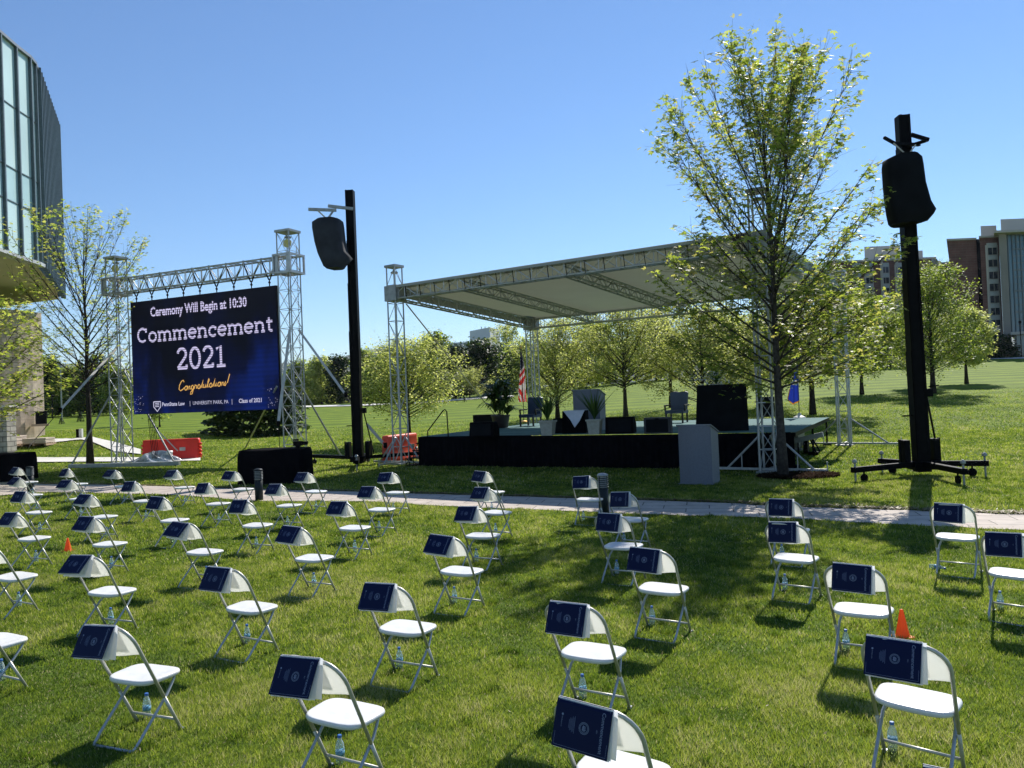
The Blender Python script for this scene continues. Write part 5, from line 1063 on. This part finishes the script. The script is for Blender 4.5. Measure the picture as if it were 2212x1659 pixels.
# foil covered gear at the tower foot
p = G(322, 1001); t = thing('tarp_bundle', 'silver and black plastic sheeting bundled at the left screen tower foot', 'tarp', tuple(p + Vector((0, 0.6, 0)))); rg = np.random.default_rng(2)
FOIL = mat('silver_sheet', (0.42, 0.44, 0.46), 0.28, 0.3, 0.5, 5, 1.0, 7)
def tp(u, v):
    a = u * 6.283; r_ = 1 - v; hgt = 0.5 * (1 - r_ ** 2) * (0.75 + 0.25 * math.sin(a * 3 + 1)) + 0.07 * math.sin(a * 7 + v * 9) * v * (1 - v) * 4; return (1.15 * r_ * math.cos(a) * (1 + 0.1 * math.sin(a * 5)), 0.6 * r_ * math.sin(a) * (1 + 0.1 * math.cos(a * 4)), max(0.0, hgt) + 0.01)
m = MB(); m.grid(tp, 60, 12); m.build('sheet', FOIL, t, False)
m = MB(); m.tube([(0.5, 0, 0.3), (0.6, 0, 0.42), (0.75, 0.1, 0.40)], 0.10, 8); m.build('white_fold', WHITEP, t, True)

# ------------------------------------------------------------------ left buildings
GLASS = mat('facade_glass', (0.38, 0.54, 0.53), 0.25, 0, 0.15, 0.25, spec=0.8); GLASS2 = mat('spandrel_glass', (0.50, 0.66, 0.64), 0.25, 0, 0.1, 0.3, spec=0.7); FIN = mat('dark_fin', (0.095, 0.125, 0.135), 0.4, 0.3); SOFF = mat('soffit', (0.50, 0.44, 0.34), 0.8, 0, 0.05, 0.5); LIGHTM = mat('pale_metal_edge', (0.45, 0.46, 0.45), 0.5, 0.3); CAPM = mat('roof_edge_metal', (0.20, 0.22, 0.23), 0.4, 0.5)
fac = [(-20.0, 27.5), (-21.0, 29.6), (-21.8, 31.6), (-22.3, 33.4), (-22.67, 35.2), (-22.84, 36.6), (-22.92, 37.8), (-23.1, 38.5)]
fac = [(a_ - 0.32 - 0.05 * max(0, 35 - b_), b_) for a_, b_ in fac]; e0, e1 = Vector((-23.42, 38.5)), Vector((-27.3, 46.9)); nlong = 15
pts = [Vector(p_) for p_ in fac] + [e0.lerp(e1, (i + 1) / nlong) for i in range(nlong)]
ZR, ZBt = 20.0, 9.9
bl = thing('glass_building', 'curved teal glass upper storeys with dark fins overhanging at far left', 'building', (-26.9, 40, 0))
def refine(pts, k):
    out = []
    for a, b in zip(pts, pts[1:]):
        for i in range(k): out.append(a.lerp(b, i / k))
    return out + [pts[-1]]
curv = pts[:8]
for a, b in zip(curv, curv[1:]):
    for z0_, z1_, gl in ((ZBt, 12.4, GLASS2), (12.4, 14.0, GLASS), (14.0, 17.0, GLASS2), (17.0, ZR, GLASS2)):
        MB().prism([(a.x, a.y, z0_), (b.x, b.y, z0_), (b.x, b.y, z1_), (a.x, a.y, z1_)], (-0.05, 0.01, 0)).build('window', gl, bl, world=True)
for z in (12.4, 14.0, 17.0):
    m = MB()
    for a, b in zip(curv, curv[1:]): m.beam((a.x, a.y, z), (b.x, b.y, z), 0.08, 0.05)
    m.build('transom', FIN, bl, world=True)
m = MB(); a, b = pts[7], pts[-1]; m.add([(a.x, a.y, ZBt), (b.x, b.y, ZBt - 0.4), (b.x, b.y, ZR), (a.x, a.y, ZR)], [(0, 1, 2, 3)]); m.build('side_wall', GLASS, bl, world=True)
m = MB()
for i, p_ in enumerate(pts):
    d = (pts[min(i + 1, len(pts) - 1)] - pts[max(i - 1, 0)]).normalized(); nrm = Vector((d.y, -d.x)); dep = 0.14 if i < 8 else 0.26; c_ = p_ + nrm * dep / 2; zb0 = ZBt - 0.05 if i < 8 else ZBt - 0.4 * (i - 7) / nlong - 0.1
    m.box((c_.x, c_.y, (zb0 + ZR + 0.1) / 2), (0.10 if i < 8 else 0.11, dep, ZR + 0.1 - zb0), math.atan2(d.y, d.x))
m.build('fin', FIN, bl, world=True)
m = MB()
for a, b in zip(curv, curv[1:]): m.beam((a.x, a.y, ZR + 0.06), (b.x, b.y, ZR + 0.06), 0.3, 0.14)
m.build('roof_edge', CAPM, bl, world=True); m = MB()
for a, b in zip(curv, curv[1:]): m.beam((a.x, a.y, ZBt - 0.08), (b.x, b.y, ZBt - 0.08), 0.5, 0.16)
m.build('bottom_edge', LIGHTM, bl, world=True); m = MB(); m.beam((pts[7].x, pts[7].y, ZR + 0.05), (pts[-1].x, pts[-1].y, ZR + 0.05), 0.3, 0.2); m.build('side_coping', CAPM, bl, world=True)
back = [Vector((-60, 60)), Vector((-60, 20))]
ring_ = [(p_.x - 0.1, p_.y) for p_ in pts] + [(-60, 62), (-60, 20)]
n_ = len(ring_); m = MB(); m.poly([(x, y, ZR - 0.05) for x, y in ring_]); m.build('roof', CAPM, bl, world=True); m = MB()
m.poly([(x, y, ZBt - 0.15 - (0.4 if y > 46 else 0.0)) for x, y in reversed(ring_)]); m.build('soffit', SOFF, bl, world=True)
m = MB(); b = pts[-1]; m.add([(b.x, b.y, ZBt - 0.4), (-60, 62, ZBt - 0.4), (-60, 62, ZR), (b.x, b.y, ZR)], [(0, 1, 2, 3)]); m.build('rear_wall', FIN, bl, world=True)
def brick_mat(name, c1, c2, mo, bw, rh, ms=0.012, bump=0.3, nscale=3.0):
    m = bpy.data.materials.new(name); m.use_nodes = True; n = m.node_tree; N = n.nodes; L = n.links; N.clear(); out = N.new('ShaderNodeOutputMaterial'); p = N.new('ShaderNodeBsdfPrincipled'); p.inputs['Roughness'].default_value = 0.85
    uv = N.new('ShaderNodeUVMap'); uv.uv_map = 'UVMap'; b = N.new('ShaderNodeTexBrick'); b.inputs['Scale'].default_value = 1; b.inputs['Brick Width'].default_value = bw; b.inputs['Row Height'].default_value = rh; b.inputs['Mortar Size'].default_value = ms
    b.inputs['Color1'].default_value = (*c1, 1); b.inputs['Color2'].default_value = (*c2, 1); b.inputs['Mortar'].default_value = (*mo, 1); L.new(uv.outputs[0], b.inputs['Vector'])
    no = N.new('ShaderNodeTexNoise'); no.inputs['Scale'].default_value = nscale; no.inputs['Detail'].default_value = 8; L.new(uv.outputs[0], no.inputs['Vector']); r = ramp(N, [(0.3, (0.72, 0.72, 0.72)), (0.7, (1.2, 1.2, 1.2))]); L.new(no.outputs[0], r.inputs[0])
    mu = N.new('ShaderNodeMix'); mu.data_type = 'RGBA'; mu.blend_type = 'MULTIPLY'; mu.inputs[0].default_value = 1; L.new(b.outputs[0], mu.inputs[6]); L.new(r.outputs[0], mu.inputs[7]); L.new(mu.outputs[2], p.inputs['Base Color'])
    bu = N.new('ShaderNodeBump'); bu.inputs['Strength'].default_value = bump; bu.inputs['Distance'].default_value = 0.02; L.new(b.outputs['Fac'], bu.inputs['Height']); bu.invert = True; L.new(bu.outputs[0], p.inputs['Normal']); L.new(p.outputs[0], out.inputs[0]); return m
def uvwall(o):
    me = o.data; uv = me.uv_layers.new(name='UVMap'); acc = {}
    for p_ in me.polygons:
        n = p_.normal; t_ = Vector((-n.y, n.x, 0)); t_ = t_.normalized() if t_.length > 0.01 else Vector((1, 0, 0))
        for li in p_.loop_indices: v = me.vertices[me.loops[li].vertex_index].co; uv.data[li].uv = (v.dot(t_), v.z if abs(n.z) < 0.9 else v.y)
    return o
STONE = brick_mat('beige_stone', (0.46, 0.37, 0.28), (0.52, 0.43, 0.33), (0.36, 0.29, 0.22), 0.9, 0.42); ROUGH = brick_mat('rough_grey_stone', (0.30, 0.28, 0.25), (0.44, 0.41, 0.36), (0.12, 0.11, 0.10), 0.55, 0.26, 0.02, 0.8)
sb = thing('stone_building', 'beige stone block building with small square window at far left', 'building', (-30, 46, 0))
cw = W(98, 950, 45.0); wallpts = []
for i in range(9): a = R(5 + i * 11); wallpts.append((cw.x - 4.2 + 4.2 * math.cos(a - R(5)) , cw.y - 0.0 + (-4.6) * math.sin(a - R(5))))
wallpts.append((cw.x - 30, cw.y - 5.0)); ztop = 8.3; bkx = cw.x * (cw.y + 16) / cw.y - 1.5
m = MB()
for (x0_, y0_), (x1_, y1_) in zip(wallpts, wallpts[1:]): m.add([(x1_, y1_, -0.5), (x0_, y0_, -0.5), (x0_, y0_, ztop), (x1_, y1_, ztop)], [(0, 1, 2, 3)])
m.add([(cw.x, cw.y, -0.5), (bkx, cw.y + 16, -0.5), (bkx, cw.y + 16, ztop), (cw.x, cw.y, ztop)], [(0, 1, 2, 3)])
uvwall(m.build('wall', STONE, sb, world=True))
m = MB(); wp = W(89, 902, 44.0); m.box((wp.x, wp.y, wp.z), (0.55, 0.5, 0.72), R(30)); m.build('window', SPKB, sb, world=True); m = MB(); m.box((wp.x, wp.y - 0.1, wp.z - 0.42), (0.85, 0.6, 0.12), R(30)); m.build('sill', STONE, sb, world=True)
lw = W(38, 900, 40.5)
t = thing('garden_wall', 'low rough grey stone wall in front of the beige building', 'wall', (lw.x - 6, lw.y, 0)); m = MB(); m.box((lw.x - 6, lw.y - 0.2, 1.4), (12, 0.7, 2.8), R(-3)); uvwall(m.build('wall', ROUGH, t, world=True)); m = MB(); m.box((lw.x - 6, lw.y - 0.2, 2.86), (12.2, 0.95, 0.12), R(-3)); m.build('coping', CONC, t, world=True)
for k, (px, py, lab) in enumerate(((22, 966, 'pallet stacked with pale slabs at far left by the stone wall'), (84, 963, 'low pallet of pale slabs nearer the wall corner'))):
    q = T(px, py); t = thing('pallet', lab, 'pallet', tuple(q), R(5), 'pallets of paving slabs'); m = MB()
    for i in range(5): m.box((0, -0.5 + i * 0.25, 0.13), (1.3, 0.12, 0.025))
    for i in range(3): m.box((-0.6 + i * 0.6, 0, 0.06), (0.1, 1.1, 0.10))
    m.build('pallet_base', mat('pallet_wood', (0.42, 0.30, 0.20), 0.8), t); m = MB()
    for i in range(5 - 2 * k): m.box((0.01 * (-1) ** i, 0, 0.20 + i * 0.09), (1.2, 1.0, 0.08))
    m.build('slab_stack', BEIGEP, t)
q = T(169, 946); t = thing('path_marker', 'small black and white post beside the pale walkway', 'post', tuple(q)); MB().box((0, 0, 0.25), (0.16, 0.16, 0.5)).build('post', STEEL, t); MB().box((0.17, 0, 0.26), (0.16, 0.16, 0.5)).build('panel', WHITEP, t)

# ------------------------------------------------------------------ right buildings
BRICK = brick_mat('red_brick', (0.125, 0.050, 0.038), (0.155, 0.064, 0.048), (0.15, 0.11, 0.09), 1.2, 0.4, 0.02, 0.1, 0.6); PIER = mat('tan_pier', (0.22, 0.20, 0.17), 0.8, 0, 0.08, 0.3); LIME = mat('limestone_trim', (0.42, 0.39, 0.34), 0.8); PENT = mat('penthouse_panel', (0.50, 0.47, 0.41), 0.7, 0, 0.06, 0.1)
WGL = mat('window_glass', (0.02, 0.03, 0.04), 0.15, spec=0.7); CGL = mat('curtain_glass', (0.06, 0.13, 0.17), 0.15, 0, 0.25, 0.2, spec=0.8); BLIND = mat('window_blind', (0.38, 0.40, 0.38), 0.7)
YB = 125.0
hall = thing('brick_hall', 'tall red brick residence hall with glass stair bay at far right', 'building', (85, YB, 4))
def bx(m, x0, x1, ytop, ybot, Y, dep=20.0, zb=None):
    """block whose front face spans sight-line x0..x1; returns front rectangle"""
    xm = (x0 + x1) / 2; A, B = W(x0, 815, Y), W(x1, 815, Y); zt_ = W(xm, ytop, Y).z; zb_ = W(xm, ybot, Y).z if zb is None else zb
    kf = (Y + dep) / Y; bl_ = A.x * kf + 0.3; br_ = max(B.x, bl_ + 1)
    m.prism([(A.x, Y, zb_), (B.x, Y, zb_), (br_, Y + dep, zb_), (bl_, Y + dep, zb_)], (0, 0, zt_ - zb_)); return A.x, B.x, zb_, zt_
m = MB(); bx(m, 2062, 2123, 517, 0, YB, zb=3); uvwall(m.build('wall', BRICK, hall, world=True))
m = MB(); bx(m, 2122, 2131, 516, 0, YB + 3, zb=3); m.build('recess', SPKB, hall, world=True)
m = MB(); bx(m, 2131, 2172, 511, 0, YB - 1, zb=3); uvwall(m.build('wall', BRICK, hall, world=True))
m = MB(); bx(m, 2172.2, 2189, 497, 0, YB - 3, zb=3); m.build('pier', PIER, hall, world=True)
m = MB(); bx(m, 2189, 2360, 497, 0, YB - 2, zb=9); m.build('curtain_wall', CGL, hall, world=True)
m = MB()
for k in range(1, 15): z = 9 + k * 1.12; m.box((W(2280, 800, YB - 2).x, YB - 2.05, z), (12, 0.1, 0.12 if k % 3 else 0.3))
for k in range(10): x = W(2190 + k * 9, 800, YB - 2).x; m.box((x, YB - 2.06, 17), (0.14, 0.1, 16))
m.build('mullion', FIN, hall, world=True)
m = MB(); bx(m, 2162, 2380, 493, 498, YB - 4, 24); m.build('roof_overhang', LIME, hall, world=True)
m = MB(); bx(m, 2059, 2124, 514, 518, YB - 0.4, 21); m.build('cornice', LIME, hall, world=True); m = MB(); bx(m, 2129, 2173, 508, 512, YB - 1.4, 21); m.build('cornice', LIME, hall, world=True)
m = MB(); bx(m, 2134, 2168, 487, 512, YB + 6, 10); m.build('penthouse', PENT, hall, world=True); m = MB(); bx(m, 2178, 2330, 470, 497, YB + 4, 12); m.build('penthouse', PENT, hall, world=True)
m = MB(); bx(m, 2195, 2380, 716, 0, YB - 5, 10, zb=3); m.build('entrance', PIER, hall, world=True); m = MB(); bx(m, 2188, 2380, 713, 719, YB - 6, 10); m.build('entrance_canopy', LIME, hall, world=True); m = MB()
for k in range(4): bx(m, 2200 + k * 22, 2218 + k * 22, 724, 768, YB - 5.1, 0.3)
m.build('entrance_glass', CGL, hall, world=True)
def wincol(par, xc, wpx, y0, dy, n, Y, colw):
    A, B = W(xc - colw / 2, 800, Y), W(xc + colw / 2, 800, Y); cxw = (A.x + B.x) / 2; zt_ = W(xc, y0 - dy * 0.35, Y).z; zb_ = W(xc, y0 + dy * (n - 0.3), Y).z
    m = MB(); m.box((cxw, Y - 0.05, (zt_ + zb_) / 2), (B.x - A.x, 0.2, zt_ - zb_)); m.build('stone_bay', PENT, par, world=True)
    for i in range(n):
        z = W(xc, y0 + dy * i, Y).z; wd = wpx / FPX * Y; f_ = MB(); f_.box((cxw, Y - 0.20, z), (wd + 0.2, 0.12, 2.0)); fo = f_.build('window', LIME, par, world=True)
        g_ = MB()
        for sx in (-1, 1): g_.box((cxw + sx * wd / 4, Y - 0.285, z - 0.35), (wd / 2 - 0.12, 0.06, 1.1))
        g_.build('pane', WGL, fo, world=True); g_ = MB(); g_.box((cxw, Y - 0.285, z + 0.58), (wd - 0.1, 0.06, 0.68)); g_.build('blind', BLIND, fo, world=True)
wincol(hall, 2154, 20, 538, 26.0, 8, YB - 1, 26)
hall2 = thing('brick_hall', 'lower red brick hall with pale rooftop plant room behind the right trees', 'building', (70, YB + 25, 4))
Y2 = 145.0
m = MB(); bx(m, 1800, 2034, 562, 0, Y2, zb=3); uvwall(m.build('wall', BRICK, hall2, world=True)); m = MB(); bx(m, 1800, 2035, 559, 563, Y2 - 0.4, 21); m.build('cornice', LIME, hall2, world=True)
m = MB(); bx(m, 2034, 2062, 570, 0, Y2 - 4, zb=3); uvwall(m.build('wall', BRICK, hall2, world=True)); m = MB(); bx(m, 2032, 2062, 566, 570, Y2 - 4.4, 20); m.build('cornice', LIME, hall2, world=True)
m = MB(); bx(m, 1880, 1958, 531, 560, Y2 + 6, 10); bx(m, 1985, 2006, 541, 560, Y2 + 6, 8); m.build('penthouse', PENT, hall2, world=True)
m = MB(); a_ = W(2018, 560, Y2 - 5); b_ = W(2030, 572, Y2 - 5); m.beam(a_, W(2018, 566, Y2 - 5), 0.7, 0.8); m.beam(W(2018, 566, Y2 - 5), W(2034, 574, Y2 - 5), 0.8, 0.8); m.build('gable_trim', LIME, hall2, world=True)
for xc in (1886, 1921, 1952, 1860): wincol(hall2, xc, 15, 579, 23, 7, Y2, 19)
m = MB()
for xc in (1905, 1938, 1966): p_ = W(xc, 565, Y2 - 0.3); m.box((p_.x, Y2 - 0.2, p_.z / 2 + 2), (0.3, 0.3, p_.z - 4))
m.build('downpipe', LIME, hall2, world=True)
# hedge and kerb in front of the hall, lamp post
rg = np.random.default_rng(31); P = []
for i in range(3000): x = rg.uniform(2105, 2195); q = W(x, 760, 118); P.append((q.x, 118 + rg.uniform(-1, 1), 4.6 + rg.uniform(0, 1.0) * (3.2 + 1.0 * math.sin(x * 0.2))))
V, F, rn = leaf_quads(np.array(P), 0.5, rg); tag(fast('shrubbery', V, F, L_DARK, rnd=rn), 'dark shrub bed at the foot of the brick hall', 'shrubs', None, 'stuff')
mb, _ = strip([(2130, 776.5), (2420, 772)], [(2130, 773.5), (2420, 769)], 0.06, 20); tag(mb.build('far_path', CONC), 'pale path along the brick hall', None, None, 'structure')
q = T(2207, 772); t = thing('lamp_post', 'thin dark lamp post in front of the brick hall', 'lamp post', tuple(q)); MB().tube([(0, 0, 0), (0, 0, 5.2)], 0.07, 6).build('post', STEEL, t); MB().lathe((0, 0, 5.2), [(0.15, 0), (0.25, 0.3), (0.05, 0.45)], 8).build('lamp', STEEL, t)
q = T(134, 906); t = thing('lamp_post', 'pale slim pole on the left field beside the thin maple', 'lamp post', tuple(q)); MB().tube([(0, 0, 0), (0, 0, 7.5)], 0.09, 6).build('post', ALUD, t); MB().box((0, 0, 7.5), (0.7, 0.2, 0.12)).build('lamp', ALUD, t)
q = T(114, 905); t = thing('lamp_post', 'short dark park lamp near the stone wall corner', 'lamp post', tuple(q)); MB().tube([(0, 0, 0), (0, 0, 3.0)], 0.07, 6).build('post', STEEL, t); MB().lathe((0, 0, 3.0), [(0.1, 0), (0.3, 0.25), (0.05, 0.4)], 8).build('lamp', STEEL, t)
# far white building and car
Yw = 260.0; wb = thing('white_building', 'white windowless block building on the far skyline', 'building', (0, Yw, 0)); WPL = mat('white_cladding', (0.62, 0.62, 0.63), 0.7, 0, 0.03, 0.05)
m = MB(); a_, b_, c_ = W(1014.5, 715, Yw), W(1058, 711, Yw - 12), W(1079, 713, Yw); z1_ = (a_.z + c_.z) / 2
m.prism([(a_.x, a_.y, 0), (b_.x, b_.y, 0), (c_.x, c_.y, 0), (c_.x - 4, c_.y + 14, 0)], (0, 0, z1_)); m.build('tower_block', WPL, wb, world=True)
m = MB(); bx(m, 900, 1014, 741, 0, Yw + 3, 20, zb=0); m.build('low_wing', WPL, wb, world=True); m = MB(); bx(m, 960, 1110, 756, 768, Yw - 20, 10); m.build('roof_band', CAPM, wb, world=True); m = MB(); bx(m, 1017, 1034, 743.5, 745, Yw + 2.5, 0.4); bx(m, 1018, 1033, 747, 749, Yw + 2.5, 0.4); m.build('vent', SPKB, wb, world=True)
m = MB()
for x in (1040, 1048, 1056): p_ = W(x, 712, Yw); m.tube([(p_.x, p_.y, p_.z - 1), (p_.x, p_.y, p_.z + 1.0)], 0.12, 5)
m.build('roof_rail', STEEL, wb, world=True)
q = T(720, 873.5); q = Vector((ray(720, 872)[0] * 165, 165, terr(ray(720, 872)[0] * 165, 165))); t = thing('parked_car', 'silver car parked beyond the field left of the speaker mast', 'car', tuple(q), 0.1)
m = MB(); m.prism([(-2.1, -0.85, 0.3), (2.1, -0.85, 0.3), (2.1, -0.85, 0.75), (1.2, -0.85, 0.9), (-1.9, -0.85, 0.95), (-2.1, -0.85, 0.8)], (0, 1.7, 0)); m.build('body', mat('car_paint', (0.25, 0.27, 0.3), 0.3, 0.4), t); m = MB(); m.prism([(-1.6, -0.75, 0.93), (1.0, -0.75, 0.9), (0.4, -0.75, 1.38), (-1.0, -0.75, 1.4)], (0, 1.5, 0)); m.build('cabin', WGL, t)
for sx in (-1.3, 1.3): MB().tube([(sx, -0.9, 0.32), (sx, -0.7, 0.32)], 0.32, 14).build('wheel', STEEL, t); MB().tube([(sx, 0.7, 0.32), (sx, 0.9, 0.32)], 0.32, 14).build('wheel', STEEL, t)
mb, _ = strip([(640, 881), (760, 878), (900, 873), (1040, 862), (1110, 858)], [(640, 878), (760, 875), (900, 870.5), (1040, 858), (1110, 855)], 0.08, 20); tag(mb.build('road', CONC), 'pale road along the far edge of the field', None, None, 'structure')

# ------------------------------------------------------------------ air
m = bpy.data.materials.new('haze_air'); m.use_nodes = True; n = m.node_tree; n.nodes.clear(); out = n.nodes.new('ShaderNodeOutputMaterial'); pv = n.nodes.new('ShaderNodeVolumePrincipled')
pv.inputs['Color'].default_value = (0.80, 0.88, 1.0, 1); pv.inputs['Density'].default_value = 0.00007; pv.inputs['Anisotropy'].default_value = 0.2
n.links.new(pv.outputs[0], out.inputs['Volume'])
hz = MB().box((0, 3450, 140), (14400, 7200, 290)).build('haze', m); tag(hz, 'thin pale air between the lawn and the ridge', 'haze', None, 'stuff')
